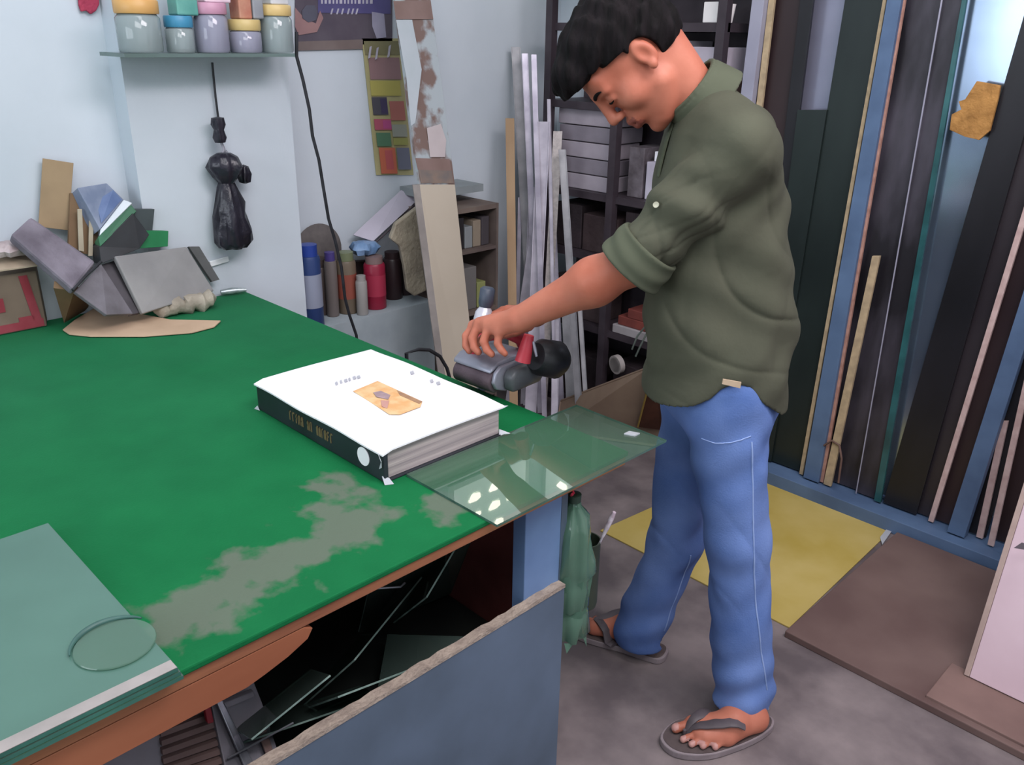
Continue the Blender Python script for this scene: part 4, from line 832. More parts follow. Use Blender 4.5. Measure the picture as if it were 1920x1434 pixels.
class Shape:
    """list of pieces; each is evaluated only near itself"""
    def __init__(s): s.p = []
    def cap(s, a, b, ra, rb=None, k=.02, op='u', flat=None):
        rb = ra if rb is None else rb; a = np.array(a, float); b = np.array(b, float)
        R = np.linalg.norm(a - b)/2 + max(ra, rb)
        fn = (lambda P: capsule(P, a, b, ra, rb)) if flat is None else (lambda P: ecap(P, a, b, ra, rb, flat))
        s.p.append(((a + b)/2, R, fn, k, op)); return s
    def ell(s, c, r, k=.02, op='u', M=None):
        s.p.append((np.array(c, float), max(r), lambda P: ellip(P, c, r, M), k, op)); return s
    def fn(s, c, R, f, k=.02, op='u'): s.p.append((np.array(c, float), R, f, k, op)); return s
    def __call__(s, P):
        D = np.full(len(P), .5)
        for c, R, f, k, op in s.p:
            m = np.linalg.norm(P - c, axis=1) < R + .10
            if not m.any(): continue
            v = f(P[m])
            D[m] = smin(D[m], v, k) if op == 'u' else smax(D[m], -v, k)
        return D
def net_obj(name, f, lo, hi, h, m, parent, mats=None, face_mat=None, relax=1):
    V, F = surface_nets(f, lo, hi, h)
    mb = MB(); mb.raw = True
    W_ = np.stack([S*(V[:, 0] - V[:, 1]), S*(V[:, 0] + V[:, 1]), V[:, 2]], 1); L0 = np.array(ORG[parent.name])
    me = bpy.data.meshes.new(name); me.vertices.add(len(W_)); me.vertices.foreach_set('co', (W_ - L0).astype(np.float32).ravel())
    me.loops.add(len(F)*4); me.loops.foreach_set('vertex_index', F.astype(np.int32).ravel())
    me.polygons.add(len(F)); me.polygons.foreach_set('loop_start', np.arange(0, len(F)*4, 4, dtype=np.int32)); me.polygons.foreach_set('loop_total', np.full(len(F), 4, np.int32))
    me.materials.append(m)
    for x in (mats or []): me.materials.append(x)
    if face_mat is not None:
        cen = V[F].mean(1); me.polygons.foreach_set('material_index', face_mat(cen).astype(np.int32))
    me.polygons.foreach_set('use_smooth', np.ones(len(F), bool)); me.update(calc_edges=True); me.validate()
    o = bpy.data.objects.new(name, me); COL.objects.link(o); o.parent = parent; ORG[o.name] = ORG[parent.name]
    if relax:
        sm = o.modifiers.new('relax', 'SMOOTH'); sm.factor = .5; sm.iterations = relax
    return o

# ================================================================== THE PERSON (lengths in the a,b,z frame: a right, b away, z up)
M_skin = mat('skin', '#a25c47', '#b5705a', 9, .5, bump=.05, bscale=90, spec=.3)
M_lip = mat('lip_skin', '#7d4238', '#8b4d42', 20, .45)
M_sole = mat('toe_tip_skin', '#b08078', '#bb8d84', 30, .5)
M_hair = mat('black_hair', '#0a0909', '#171315', 60, .8, bump=.4, bscale=110, stretch=(1, 1, .25), spec=.12)
M_shirt = mat('olive_shirt', '#45463a', '#515345', 5, .85, bump=.35, bscale=16, spec=.15, contrast=(.3, .7))
M_shirtc = mat('olive_shirt_cuff', '#484c3e', '#535848', 6, .85, spec=.15)
def denim():
    m = mat('blue_denim', '#48639a', '#7089bd', 4.5, .8, bump=.15, bscale=260, spec=.15, contrast=(.3, .7)); return m
M_denim = denim()
me_ = thing('person', tuple(aw(.50, 1.81, 0)), 'young man in an olive green shirt and blue jeans bending over a power tool', 'person')
# -- head frame
Fv = np.array([-.46, 0, -.888]); Uv = np.array([-.888, 0, .46]); Xv = np.array([0, 1., 0])
yaw = math.radians(4); Fv2 = Fv*math.cos(yaw) - Xv*math.sin(yaw); Xv2 = Xv*math.cos(yaw) + Fv*math.sin(yaw)
HM = np.stack([Xv2, Fv2, Uv], 1)             # columns: local x,y,z
HC = np.array([.236, 1.80, 1.567])
def hl(x, y, z): return HC + HM @ np.array([x, y, z])
body = Shape()
def hell(c, r, k=.02, op='u'): body.ell(hl(*c), r, k, op, HM)
def hcap(a, b, ra, rb=None, k=.012, op='u', flat=None): body.cap(hl(*a), hl(*b), ra, rb, k, op, flat)
# torso, kept under the shirt
neck0 = np.array([.385, 1.80, 1.455]); 
body.cap((.44, 1.80, 1.36), (.46, 1.81, 1.05), .10, .10, .05).cap(neck0, hl(0, -.042, -.030), .052, .047, .018)
body.cap((.42, 1.66, 1.40), (.42, 1.95, 1.40), .045, .045, .05)
# head
hell((0, -.012, .05), (.074, .093, .083), .02); hell((0, .028, -.01), (.063, .070, .092), .03)
hell((0, .050, -.07), (.038, .042, .038), .025); hell((0, .083, -.100), (.021, .020, .019), .014)
hcap((-.045, .02, -.055), (-.02, .065, -.095), .022, .02, .02); hcap((.045, .02, -.055), (.02, .065, -.095), .022, .02, .02)
hell((-.040, .062, -.018), (.028, .030, .028), .02); hell((.040, .062, -.018), (.028, .030, .028), .02)
hell((0, .078, .045), (.052, .026, .038), .025)
for s_ in (-1, 1):
    hcap((s_*.014, .098, .033), (s_*.046, .086, .030), .008, .006, .012)
    hell((s_*.035, .106, .012), (.017, .015, .012), .010, 's')
    hell((s_*.032, .087, .012), (.0145, .0125, .0125), .005)
    hcap((s_*.018, .0985, .008), (s_*.046, .090, .007), .0032, .0028, .004)
hcap((0, .099, .036), (0, .118, -.010), .011, .0115, .012); hell((0, .122, -.019), (.013, .0125, .011), .008)
for s_ in (-1, 1): hell((s_*.013, .112, -.024), (.008, .011, .008), .006); hell((s_*.006, .117, -.033), (.0035, .005, .004), .003, 's')
hell((0, .090, -.052), (.027, .021, .022), .015)
hcap((-.018, .101, -.053), (0, .108, -.050), .0060, .0080, .006); hcap((.018, .101, -.053), (0, .108, -.050), .0060, .0080, .006)
hcap((-.015, .100, -.064), (0, .106, -.065), .0065, .0085, .006); hcap((.015, .100, -.064), (0, .106, -.065), .0065, .0085, .006)
hcap((-.022, .108, -.058), (.022, .108, -.058), .0018, .0018, .003, 's')
# ears
for s_ in (-1, 1):
    hell((s_*.074, -.006, .004), (.010, .019, .031), .008); hell((s_*.085, -.002, .004), (.007, .011, .018), .005, 's')
    hell((s_*.080, .004, -.022), (.006, .009, .010), .006)
# arms
shL = np.array([.425, 1.655, 1.415]); elL = pab(1195, 488, 1.69); wrL = pab(975, 597, 1.81)
body.cap(shL, elL, .042, .042, .03).cap(elL, elL + (wrL - elL)*.35, .043, .047, .03).cap(elL + (wrL - elL)*.35, wrL, .047, .0285, .03)
shR = pab(1392, 258, 1.925); elR = pab(1222, 466, 1.95); wrR = pab(1005, 590, 1.97)
body.cap(shR, elR, .040, .038, .03).cap(elR, wrR, .038, .026, .03)
def hand(wr, kn, pips, dips, tips, thumb, rk=.0125):
    cen = sum(kn)/4
    for q in kn: body.cap(wr, q, .0205, .0135, .014)
    body.cap(kn[0], kn[3], .0125, .0115, .01)
    for q, p_, d_, t_, r in zip(kn, pips, dips, tips, (.0100, .0103, .0098, .0088)):
        body.cap(q, p_, r + .0015, r, .004).cap(p_, d_, r, r*.93, .003).cap(d_, t_, r*.93, r*.82, .003)
    body.cap(wr, thumb[0], .017, .0145, .012).cap(thumb[0], thumb[1], .0145, .0115, .006).cap(thumb[1], thumb[2], .0115, .0095, .004)
kn = [pab(889, 611, 1.905), pab(899, 606, 1.878), pab(917, 610, 1.852), pab(937, 620, 1.828)]
pp_ = [pab(874, 630, 1.895), pab(886, 634, 1.868), pab(907, 640, 1.840), pab(933, 644, 1.818)]
dp_ = [pab(874, 648, 1.885), pab(889, 651, 1.858), pab(913, 656, 1.832), pab(940, 656, 1.810)]
tp_ = [pab(880, 658, 1.875), pab(897, 660, 1.850), pab(922, 664, 1.826), pab(947, 663, 1.806)]
hand(wrL, kn, pp_, dp_, tp_, [pab(930, 618, 1.90), pab(908, 634, 1.915), pab(893, 646, 1.91)])
kr = [pab(938, 590, 2.00), pab(944, 584, 1.975), pab(952, 582, 1.95), pab(962, 586, 1.93)]
hand(wrR, kr, [q + np.array([-.030, .0, -.012]) for q in kr], [q + np.array([-.042, .0, -.034]) for q in kr], [q + np.array([-.035, .0, -.050]) for q in kr],
     [wrR + np.array([-.02, -.035, -.015]), wrR + np.array([-.050, -.048, -.028]), wrR + np.array([-.075, -.045, -.038])])
# legs inside the jeans and feet
hipL = np.array([.475, 1.735, .86]); knL = pab(1382, 1010, 1.715); anL = np.array([.600, 1.705, .085])
hipR = np.array([.455, 1.895, .86]); knR = pab(1268, 1010, 1.925); anR = np.array([.395, 1.945, .085])
for hp, k_, an in ((hipL, knL, anL), (hipR, knR, anR)):
    body.cap(hp, k_, .062, .046, .03).cap(k_, k_ + (an - k_)*.35, .044, .044, .03).cap(k_ + (an - k_)*.35, an, .044, .034, .03)
body.cap((.465, 1.76, .90), (.465, 1.87, .90), .095, .095, .05).cap((.465, 1.81, .93), (.46, 1.81, 1.1), .10, .09, .05)
def px_floor(x, y, z): p = at(x, y, Z=z); return np.array([S*(p.x + p.y), S*(p.y - p.x), z])
SZ0 = .022                                     # top of the slipper sole
def foot(heel, toes, rad, an):
    ball = sum(toes)/len(toes); d = ball - heel; d[2] = 0; L_ = np.linalg.norm(d); d /= L_; z = np.array([0, 0, 1.])
    base = [t - (t - heel)/np.linalg.norm(t - heel)*.042 + z*.006 for t in toes]
    hb = heel + d*.03; hb[2] = SZ0 + .028
    body.cap(an, hb, .036, .029, .02)
    mid = heel + d*L_*.45; mid[2] = SZ0 + .036
    body.cap(an + d*.012, mid, .034, .030, .025).cap(hb, mid, .028, .026, .02)
    for q, r in zip(base, (.019, .0165, .0155, .0150, .0145)):
        qq = q.copy(); qq[2] = SZ0 + r; body.cap(mid, qq, .026, r, .018); body.cap(hb, qq, .022, r*.8, .018)
    for q, t, r in zip(base, toes, rad):
        a_ = q.copy(); a_[2] = SZ0 + r + .003; t_ = t.copy(); t_[2] = SZ0 + r*.9; m_ = (a_ + t_)/2 + z*.004
        body.cap(a_, m_, r*1.02, r*.88, .004).cap(m_, t_, r*.86, r*.98, .003)
hL = px_floor(1432, 1352, .03); tL = [px_floor(1268, 1361, .04), px_floor(1281, 1383, .035), px_floor(1297, 1393, .033), px_floor(1318, 1397, .032), px_floor(1341, 1400, .03)]
foot(hL, [t.copy() for t in tL], (.0125, .0088, .0085, .0083, .0085), anL)
hR = px_floor(1225, 1212, .03); dR = np.array([-.85, .45, 0]); dR /= np.linalg.norm(dR); nR = np.array([dR[1], -dR[0], 0])   # nR: towards the right (far) side
tR = [hR + dR*.215 + nR*(-.022) * -1 * -1, hR + dR*.212 + nR*.002, hR + dR*.203 + nR*.020, hR + dR*.19 + nR*.036, hR + dR*.174 + nR*.05]
foot(hR, [t.copy() for t in tR], (.0125, .0088, .0085, .0083, .0085), anR)
hMi = np.linalg.inv(HM)
def skin_zone(c):
    q = (c - HC) @ HM; z = np.zeros(len(c), int)
    lips = (np.abs(q[:, 0]) < .024) & (q[:, 1] > .094) & (q[:, 1] < .13) & (q[:, 2] < -.0445) & (q[:, 2] > -.0725); z[lips] = 1
    for t in tL:
        z[(np.linalg.norm(c - (t + np.array([-.004, 0, 0])), axis=1) < .012)] = 2
    return z
bodyo = net_obj('body', body, (-.16, 1.5, .0), (.72, 2.2, 1.75), .0033, M_skin, me_, [M_lip, M_sole], skin_zone)
# eyes, brows
def eye(s_):
    return Shape().ell(hl(s_*.032, .0935, .0095), (.0105, .0075, .0022), .002, 'u', HM)
for s_ in (-1, 1):
    m_ = MB(); c_ = hl(s_*.032, .0985, .0065)
    P = [hl(s_*(.018 + .028*t), .1015 - .0105*t + .003*math.sin(t*3.1), .0075 - .002*math.sin(t*3.1)) for t in np.linspace(0, 1, 8)]
    obj('eyelashes', MB().tube([aw(*p) for p in P], [.0008, .0014, .0018, .002, .002, .0018, .0014, .0008], 8), M_hair, me_, smooth=True)
    P = [hl(s_*(.012 + .040*t), .1085 - .016*t**1.6, .034 + .006*math.sin(t*2.6)) for t in np.linspace(0, 1, 10)]
    obj('eyebrow', MB().tube([aw(*p) for p in P], [.0015, .0035, .0042, .0042, .004, .0038, .0034, .003, .002, .001], 8), M_hair, me_, smooth=True)
# -- hair
rngh = np.random.RandomState(4)
def hairf(P):
    q = (P - HC) @ HM; x, y, z = q[:, 0], q[:, 1], q[:, 2]
    d = ellip(q, (0, -.014, .056), (.086, .106, .094))
    d = smin(d, ellip(q, (0, .035, .092), (.068, .070, .055)), .03)
    d = smin(d, ellip(q, (0, -.055, .0), (.066, .055, .06)), .03)
    # fringe hanging forward
    d = smin(d, ellip(q, (0, .094, .098), (.058, .034, .040)), .02)
    d = smin(d, ellip(q, (.012, .118, .090), (.030, .020, .028)), .015)
    st = .0022*np.sin(x*170 + 6*np.sin(z*30 + y*22)) + .0018*np.sin(y*150 + z*60 + 4*np.sin(x*40)) + .0015*np.sin(z*210 + x*50 + y*90)
    d = d + st
    jag = .004*np.sin(x*210) + .003*np.sin(x*95 + 1)
    face = np.minimum.reduce([y - (.052 + jag*.5), (.066 + jag) - z])               # front of the face below the hairline
    d = np.maximum(d, face)
    side = np.minimum.reduce([(y - .012), (.040 + .35*(y - .012)) - z]); d = np.maximum(d, side)      # temple
    burn = np.minimum.reduce([(y + .030), .030 - z, .040 - y]); burn = np.minimum(burn, np.abs(x) - .0) ; 
    ear = ellip(q*np.array([0, 1, 1]) + 0, (0, -.006, -.002), (1, .026, .037)); d = smax(d, -ear, .004)
    low = (-.040 + .2*(y + .05)) - z; d = np.maximum(d, low)
    d = np.maximum(d, np.minimum(y + .022, -.004 - z))
    return d
hb = Shape().fn(hl(0, 0, .05), .17, hairf, .001)
net_obj('hair', hairf, (.0, 1.62, 1.38), (.42, 1.98, 1.78), .0028, M_hair, me_)
# -- shirt
def interp(z, zs, vs): return np.interp(z, zs, vs)
ts_z = np.array([.74, .80, .90, 1.0, 1.1, 1.2, 1.3, 1.38, 1.43, 1.47, 1.51])
front = np.array([.322, .318, .302, .297, .290, .290, .293, .302, .312, .325, .345])
back = np.array([.600, .605, .618, .618, .604, .585, .560, .532, .507, .475, .425])
half = np.array([.170, .166, .158, .152, .148, .146, .147, .152, .148, .115, .07])
ctrb = 1.805
def folds(P):
    a, b, z = P[:, 0], P[:, 1], P[:, 2]
    cr = (1 - np.abs(np.sin(8*a - 7*z + 1.5*np.sin(4*z + 5*a) + 3*b)))**3*.0035*np.clip((b*-1 + 1.85)*6, 0, 1)
    cr = cr + (1 - np.abs(np.sin(17*(a + z) + 1.6*np.sin(7*(a - z)))))**5*.0060*np.clip((1.78 - b)*10, 0, 1)*np.exp(-((z - 1.12)/.20)**2)
    return cr + .0035*np.sin(22*a + 30*z + 3*np.sin(9*z + 5*b)) + .0025*np.sin(46*a - 21*z + 14*b + 2*np.sin(17*z)) + .003*np.sin(34*(b + .4*a) + 5*np.sin(6*z))
def torso(P, off=0):
    a, b, z = P[:, 0], P[:, 1], P[:, 2]
    f_ = interp(z, ts_z, front); k_ = interp(z, ts_z, back); hf = interp(z, ts_z, half)
    ca = (f_ + k_)/2; ra = (k_ - f_)/2 + off; rb = hf + off
    n_ = 2.5
    rr = (np.abs((a - ca)/ra)**n_ + np.abs((b - ctrb)/rb)**n_)**(1/n_)
    d = (rr - 1)*np.minimum(ra, rb)*.9
    return smax(d, z - 1.515 - off, .03)
colc = np.array([.370, 1.80, 1.496]); cdir = hl(0, -.02, -.05) - neck0; cdir /= np.linalg.norm(cdir); cdir = np.array([-.80, 0, .60])
cuA = shL + (elL - shL)*.80; cuB = shL + (elL - shL)*1.0
sdir = (elL - shL)/np.linalg.norm(elL - shL); endL = elL + sdir*.012
sdR = (elR - shR)/np.linalg.norm(elR - shR)
hx = [pab(x, y, q) for x, y, q in ((1222, 748, 1.76), (1262, 758, 1.70), (1300, 764, 1.66), (1335, 748, 1.65), (1352, 730, 1.65), (1375, 720, 1.65), (1402, 722, 1.66), (1425, 748, 1.68), (1458, 768, 1.72))]
ha = np.array([p[0] for p in hx]); hz = np.array([p[2] for p in hx])
def shirtf(P):
    d = torso(P)
    # shoulders and sleeves
    for (s0, s1, s2, eB) in ((shL + np.array([.0, .006, .0]), elL, sdir, .006), (shR + np.array([0, -.006, 0]), elR, sdR, .006)):
        sl_ = smin(capsule(P, s0, s0*.5 + s1*.5, .073, .067), capsule(P, s0*.5 + s1*.5, s1 + s2*.03, .067, .062), .02)
        sl_ = smax(sl_, (P - (s1 + s2*.020)) @ s2, .004)
        lw = .0035*np.sin(((P - s0) @ s2)*95 + 26*P[:, 0] - 30*P[:, 1]) * np.clip(((P - s0) @ s2)/.1, 0, 1)
        tt = np.clip(((P - s0) @ s2)/.14, 0, 1); kk = .040*(1 - tt) + .004*tt
        u_ = np.cross(s2, np.array([0, 0, 1.])); u_ /= np.linalg.norm(u_); w__ = np.cross(u_, s2)
        an_ = np.arctan2((P - s0) @ w__, (P - s0) @ u_) + 1.5*((P - s0) @ s2)
        cr = ((1 - np.abs(np.sin(an_*2.5 + 3*np.sin(((P - s0) @ s2)*9))))**3*.0045 + (1 - np.abs(np.sin(an_*4 - 2*np.sin(((P - s0) @ s2)*14))))**4*.003)*np.clip(((P - s0) @ s2 - .03)/.10, 0, 1)
        d = smin(d, sl_ + lw + cr, kk)
    d = smin(d, capsule(P, (.405, 1.72, 1.455), (.405, 1.89, 1.455), .045, .045), .05)
    FO = folds(P)*np.clip((1.52 - P[:, 2])/.1, 0, 1); d = d + FO
    # inside: hollow at neck, sleeves, hem
    inn = torso(P, -.011) + FO
    d = np.where(P[:, 2] < 1.0, smax(d, -(inn), .002), d)
    for (s0, s1, s2) in ((shL, elL, sdir), (shR, elR, sdR)):
        d = smax(d, -smax(capsule(P, s0*.3 + s1*.7, s1 + s2*.1, .049, .050), -((P - (s0*.1 + s1*.9)) @ s2), .003), .003)
    # neck opening
    op = capsule(P, colc - cdir*.03, colc + cdir*.12, .055, .055); d = smax(d, -op, .004)
    zz = np.interp(P[:, 0], ha, hz); d = np.maximum(d, (zz - P[:, 2])*.8)
    return d
sh_o = net_obj('shirt', shirtf, (.12, 1.55, .74), (.70, 2.12, 1.60), .0038, M_shirt, me_)
# collar band
def collf(P):
    q = P - colc; t = q @ cdir; r = q - t[:, None]*cdir; rr = np.linalg.norm(r*np.array([1, .92, 1]), axis=1)
    w_ = .062 + .10*t*0
    band = np.maximum(np.abs(rr - w_) - .004, np.abs(t - .008) - .024)
    fold = np.maximum(np.abs(rr - (.066 - .25*(t - .02))) - .0035, np.abs(t + .002) - .026)
    cut = -(P[:, 0] - (.290)) ; return np.minimum(band, fold) - .0015
net_obj('collar', collf, (.20, 1.68, 1.36), (.48, 1.92, 1.62), .0028, M_shirtc, sh_o)
for s1, s2, s0 in ((elL, sdir, shL), (elR, sdR, shR)):
    def cufff(P, s1=s1, s2=s2):
        q = P - s1; t = q @ s2; r = np.linalg.norm(q - t[:, None]*s2, axis=1)
        return smax(np.abs(r - (.0655 + .06*(t + .02) + .0015*np.sin(t*160 + P[:, 1]*40))) - .0055, np.abs(t + .008) - .034, .005)
    lo_ = s1 - .12; hi_ = s1 + .12
    net_obj('rolled_cuff', cufff, lo_, hi_, .0032, M_shirtc, sh_o)
p_ = pab(1230, 384, 1.635); dn = np.array([-.3, -.93, .2]); dn /= np.linalg.norm(dn)
obj('button', MB().lathe(aw(*p_), [(0, -.004), (.0055, -.004), (.0062, 0), (.0055, .003), (0, .002)], 18, aw(*dn)), mat('pale_button', '#9b9c88', '#b0b19c', 60, .3), sh_o, smooth=True)
tabp = [pab(x, y, 1.628) for x, y in ((1356, 711), (1390, 717), (1388, 728), (1354, 720))]
obj('hem_tab', MB().prism([aw(*p) for p in tabp], aw(0, .004, 0)), mat('beige_tab', '#b09a80', '#bda88e', 9, .8), sh_o)
plk = [pab(x, y, 1.80) for x, y in ((1266, 228), (1254, 262), (1244, 300), (1238, 330))]
obj('placket', MB().tube([aw(*(p + np.array([-.004, 0, 0]))) for p in plk], [.010, .012, .012, .010], 10, flat=aw(-1, 0, .2)), M_shirtc, sh_o, smooth=True)
# -- jeans
def jeansf(P):
    d = None
    def add(d, v, k=.03): return v if d is None else smin(d, v, k)
    zt = np.array([.02, .15, .35, .55, .70, .80, .9])
    hemL = anL + np.array([-.005, 0, -.02]); hemR = anR + np.array([-.03, 0, -.02])
    l1 = capsule(P, hipL, knL, .092, .070); l2 = capsule(P, knL, hemL, .070, .074)
    r1 = capsule(P, hipR, knR, .090, .068); r2 = capsule(P, knR, hemR, .068, .070)
    L = smin(l1, l2, .03); R = smin(r1, r2, .03)
    pel = smin(ellip(P, (.462, 1.815, .90), (.135, .165, .13)), capsule(P, (.52, 1.76, .84), (.51, 1.87, .84), .075, .075), .04)
    a, b, z = P[:, 0], P[:, 1], P[:, 2]
    fld = .0012*np.sin(40*z + 18*a) * np.clip((.75 - z)*3, 0, 1) + .0035*np.sin(5*z + 38*b + 30*a + 2.5*np.sin(6*z)) + (1 - np.abs(np.sin(17*z + 22*a + 10*b)))**4*.003*np.exp(-((z - .5)/.12)**2) + .004*np.sin(62*z - 25*a + 20*b)*np.exp(-((z - .12)/.12)**2) + .0022*np.sin(30*a + 55*b + 6*np.sin(8*z)) + .003*np.sin(50*a - 50*z)*np.exp(-((z - .75)/.1)**2)
    d = smin(smin(L, R, .012), pel, .035) + fld
    hemz = np.where(b + (a - .5)*-.2 < 1.825, .058 + .10*(.60 - a)*1.0, .045 + .05*(a - .40))
    d = np.maximum(d, (hemz - z)*.95)
    inn = np.minimum(capsule(P, anL, hemL, .058, .062), capsule(P, anR, hemR, .055, .058)) + fld
    d = np.where(z < .12, smax(d, -inn, .002), d)
    return np.maximum(d, z - 1.0)
jn = net_obj('jeans', jeansf, (.26, 1.58, .02), (.70, 2.06, 1.02), .0040, M_denim, me_)
def on_surf(p, f, d):                      # push a point outward along d until it leaves the surface
    p = np.array(p, float)
    for _ in range(60):
        if f(p[None])[0] > .0008: break
        p = p + d*.003
    for _ in range(60):
        if f(p[None])[0] < .0012: break
        p = p - d*.002
    return p
def dense(*P):
    out = []
    for (a, b), (c, d) in zip(P[:-1], P[1:]):
        for k in range(6): out.append((a + (c-a)*k/6, b + (d-b)*k/6))
    return out + [P[-1]]
M_seam = mat('pale_seam', '#7f97c6', '#93a8d2', 30, .8)
nd = np.array([0, -1., 0])
sm_ = [on_surf(pab(x, y, 1.72), jeansf, nd) for x, y in dense((1393, 800), (1396, 880), (1397, 960), (1399, 1040), (1404, 1110), (1412, 1180), (1424, 1250), (1432, 1305), (1434, 1318))]
obj('side_seam', MB().tube([aw(*p) for p in sm_], .0020, 6), M_seam, jn, smooth=True)
sm_ = [on_surf(pab(x, y, 1.93), jeansf, nd) for x, y in dense((1285, 1010), (1275, 1060), (1256, 1110), (1240, 1160), (1226, 1200))]
obj('side_seam', MB().tube([aw(*p) for p in sm_], .0016, 6), M_seam, jn, smooth=True)
sm_ = [on_surf(pab(x, y, 1.72), jeansf, nd) for x, y in dense((1308, 806), (1330, 808), (1355, 802), (1392, 790))]
obj('pocket_seam', MB().tube([aw(*p) for p in sm_], .0014, 6), M_seam, jn, smooth=True)
# -- slippers
M_slip = mat('brown_rubber_sole', '#4a3f3f', '#5d5250', 20, .7); M_slipe = mat('grey_sole_edge', '#7d7275', '#8d8284', 20, .7); M_strap = mat('dark_grey_strap', '#4a4346', '#5a5256', 20, .5)
def slipper(outline, th0, toeP, nearP, farP, label=None):
    sl = obj('slipper', MB().prism([aw(p[0], p[1], .001) for p in outline], (0, 0, .019)), M_slipe, me_, bevel=.003)
    cc_ = sum(np.array(p) for p in outline)/len(outline)
    obj('insole', MB().prism([aw(*(cc_[:2] + (np.array(p[:2]) - cc_[:2])*.95), .0200) for p in outline], (0, 0, .0015)), M_slip, sl)
    for e_ in (nearP, farP):
        P = []
        for t in np.linspace(0, 1, 9):
            p = toeP*(1 - t) + e_*t; p = p.copy(); p[2] = (toeP[2])*(1 - t) + e_[2]*t
            f_ = on_surf2(p, body)
            P.append(f_)
        obj('strap', MB().tube([aw(*p) for p in P], [.006, .009, .012, .014, .0155, .016, .016, .015, .013], 10, flat=(0, 0, 1)), M_strap, sl, smooth=True)
    obj('toe_post', MB().tube([aw(*toeP), aw(toeP[0], toeP[1], .021)], .0045, 8), M_strap, sl, smooth=True)
def on_surf2(p, f):
    p = np.array(p, float); p[2] = .022
    zs = np.arange(.022, .12, .003); Q = np.stack([np.full(len(zs), p[0]), np.full(len(zs), p[1]), zs], 1); v = f(Q) < .001
    p[2] = zs[v].max() + .003 if v.any() else .026
    return p
def smooth_outline(P, n=48):
    P = np.array(P, float); m = len(P); out = []
    for i in range(n):
        u = i/n*m; k = int(u); t = u - k; p0, p1, p2, p3 = P[(k-1) % m], P[k % m], P[(k+1) % m], P[(k+2) % m]
        out.append(.5*((2*p1) + (-p0+p2)*t + (2*p0-5*p1+4*p2-p3)*t*t + (-p0+3*p1-3*p2+p3)*t**3))
    return out
ol = [px_floor(x, y, .02)[:2] for x, y in ((1238, 1378), (1250, 1400), (1280, 1413), (1330, 1414), (1380, 1400), (1425, 1380), (1450, 1360), (1448, 1343), (1420, 1338), (1370, 1338), (1310, 1340), (1262, 1352))]
slipper(smooth_outline(ol), 0, px_floor(1284, 1368, .045), px_floor(1392, 1388, .03), px_floor(1350, 1338, .03))
ctr = hR; ol = []
for u, v in ((-.04, 0), (-.03, .033), (.03, .036), (.10, .040), (.16, .055), (.205, .052), (.235, .02), (.238, -.02), (.215, -.045), (.15, -.045), (.08, -.036), (0, -.036), (-.03, -.028)):
    ol.append((ctr + dR*u + nR*v)[:2])
slipper(smooth_outline(ol), 0, hR + dR*.175 - nR*.010, hR + dR*.10 - nR*.045, hR + dR*.09 + nR*.045)

# ================================================================== THE POWER TOOL (belt sander held on the bench edge)
def abw(p): return aw(*p)
sd = thing('belt_sander', tuple(aw(-.02, 1.90, .80)), 'silver belt sander with a dark roller and red grip held over the bench edge', 'power tool')
M_roll = mat('dark_belt', '#4a3c44', '#63545b', 14, .6, bump=.2); M_sil = mat('silver_housing', '#8f909c', '#a5a6b2', 6, .3, metal=.35)
M_sgry = mat('grey_smoked_housing', '#4a4d50', '#5d6063', 9, .35); M_mot = mat('black_motor_housing', '#18191c', '#26272b', 8, .4); M_red = mat('red_grip', '#b52f3c', '#c84450', 9, .4)
RA = np.array([pab(860, 694, 1.935)[0], 1.935, 0]); 
r0 = pab(862, 692, 1.945); r1 = pab(931, 716, 1.865)
rx = (r1 - r0); rL = np.linalg.norm(rx); rx /= rL
fwd = np.cross(np.array([0, 0, 1.]), rx); fwd /= np.linalg.norm(fwd)
if fwd[0] < 0: fwd = -fwd                    # fwd: from the roller back towards the motor (right and away)
upv = np.cross(rx, fwd); upv = upv if upv[2] > 0 else -upv
def sp3(u, v, w): return aw(*(r0 + rx*u + fwd*v + upv*w))
obj('roller', MB().tube([sp3(0, 0, 0), sp3(.003, 0, 0), sp3(rL - .003, 0, 0), sp3(rL, 0, 0)], [.024, .027, .027, .024], 28), M_roll, sd, smooth=True)
def hull(u0, u1, prof, m, nm, bev=.004):      # prof: (v, w) outline extruded along the roller axis
    return obj(nm, MB().prism([sp3(u0, v, w) for v, w in prof], sp3(u1, 0, 0) - sp3(u0, 0, 0)), m, sd, bevel=bev, smooth=True)
hull(-.004, rL - .001, [(-.020, .024), (-.016, .034), (.004, .046), (.05, .050), (.12, .046), (.12, .030), (.02, .030), (-.004, .0285)], M_sil, 'top_housing')
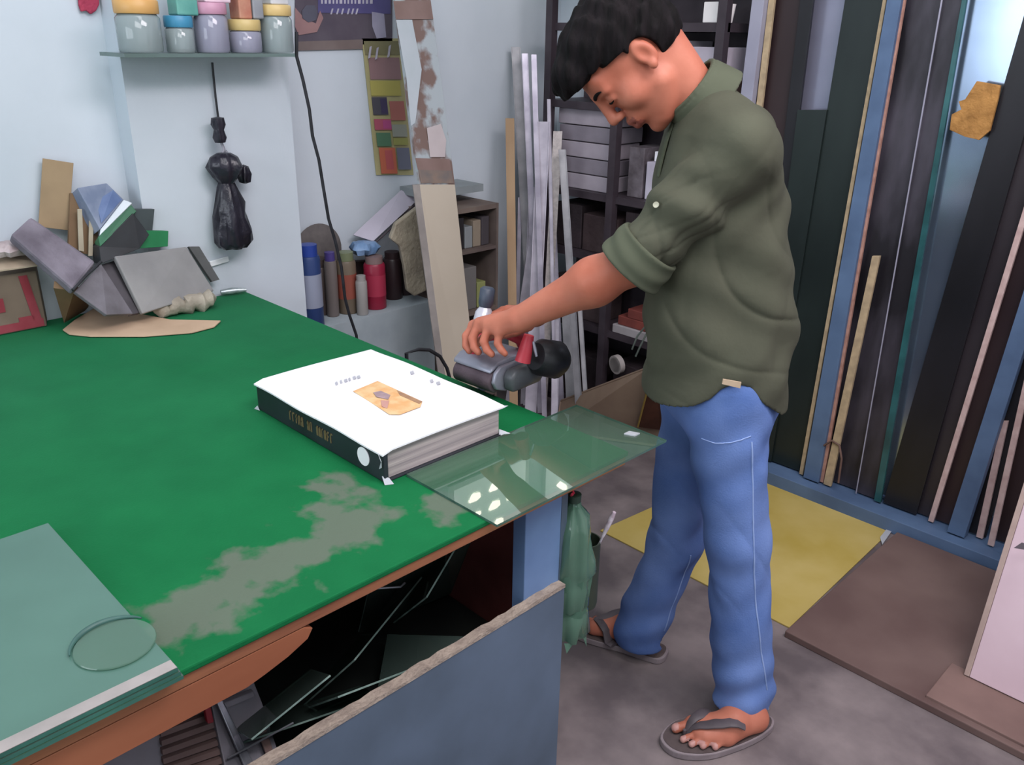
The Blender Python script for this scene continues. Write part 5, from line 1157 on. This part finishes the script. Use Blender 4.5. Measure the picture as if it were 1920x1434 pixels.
hull(rL + .001, rL + .012, [(-.012, -.014), (-.022, .004), (-.014, .028), (.004, .040), (.12, .040), (.13, .0), (.12, -.02), (.02, -.026)], M_sil, 'side_plate', .003)
hull(rL + .0125, rL + .045, [(.01, -.02), (.005, .018), (.02, .034), (.11, .032), (.13, .0), (.11, -.02)], M_sgry, 'gear_cover', .008)
hull(.004, rL - .004, [(.024, -.0222), (.024, .0222), (.115, .0222), (.135, .01), (.135, -.012), (.115, -.0222)], M_roll, 'belt', .002)
gA = sp3(.055, .02, .045); 
obj('handle', MB().tube([sp3(.03, .02, .044), sp3(.032, .018, .072), sp3(.05, .045, .088), sp3(.07, .09, .090), sp3(.085, .125, .07), sp3(.09, .14, .045)], [.014, .015, .015, .016, .017, .018], 16), M_red, sd, smooth=True)
g0 = aw(*pab(992, 628, 1.87)); g1 = aw(*pab(980, 678, 1.86))
obj('trigger_grip', MB().tube([g0, g0*.5 + g1*.5 + Vector((0, 0, .0)), g1], [.012, .016, .019], 14), M_red, sd, smooth=True)
m0 = aw(*pab(1004, 668, 1.88)); m1 = aw(*pab(1052, 676, 1.93))
obj('motor', MB().tube([m0, m0*.8 + m1*.2, m0*.2 + m1*.8, m1], [.032, .044, .046, .034], 24), M_mot, sd, smooth=True)
n0 = aw(*pab(1000, 640, 1.86)); n1 = aw(*pab(1006, 668, 1.855))
obj('metal_clip', MB().tube([n0, n0*.5+n1*.5, n1], [.003, .004, .003], 8), M_sil, sd, smooth=True)
k0 = aw(*pab(904, 612, 1.955)); k1 = aw(*pab(910, 575, 1.965)); k2 = aw(*pab(915, 538, 1.97))
obj('front_knob', MB().tube([k0, k0*.7 + k1*.3, k0*.3 + k1*.7, k1], [.022, .024, .022, .013], 20), mat('white_silver_knob', '#a9a9b2', '#c6c6ce', 9, .25, metal=.3), sd, smooth=True)
obj('knob_cap', MB().tube([k1, k1*.8 + k2*.2, k1*.1 + k2*.9, k2], [.015, .018, .018, .012], 20), mat('slate_cap', '#2f3642', '#3d4553', 9, .4), sd, smooth=True)
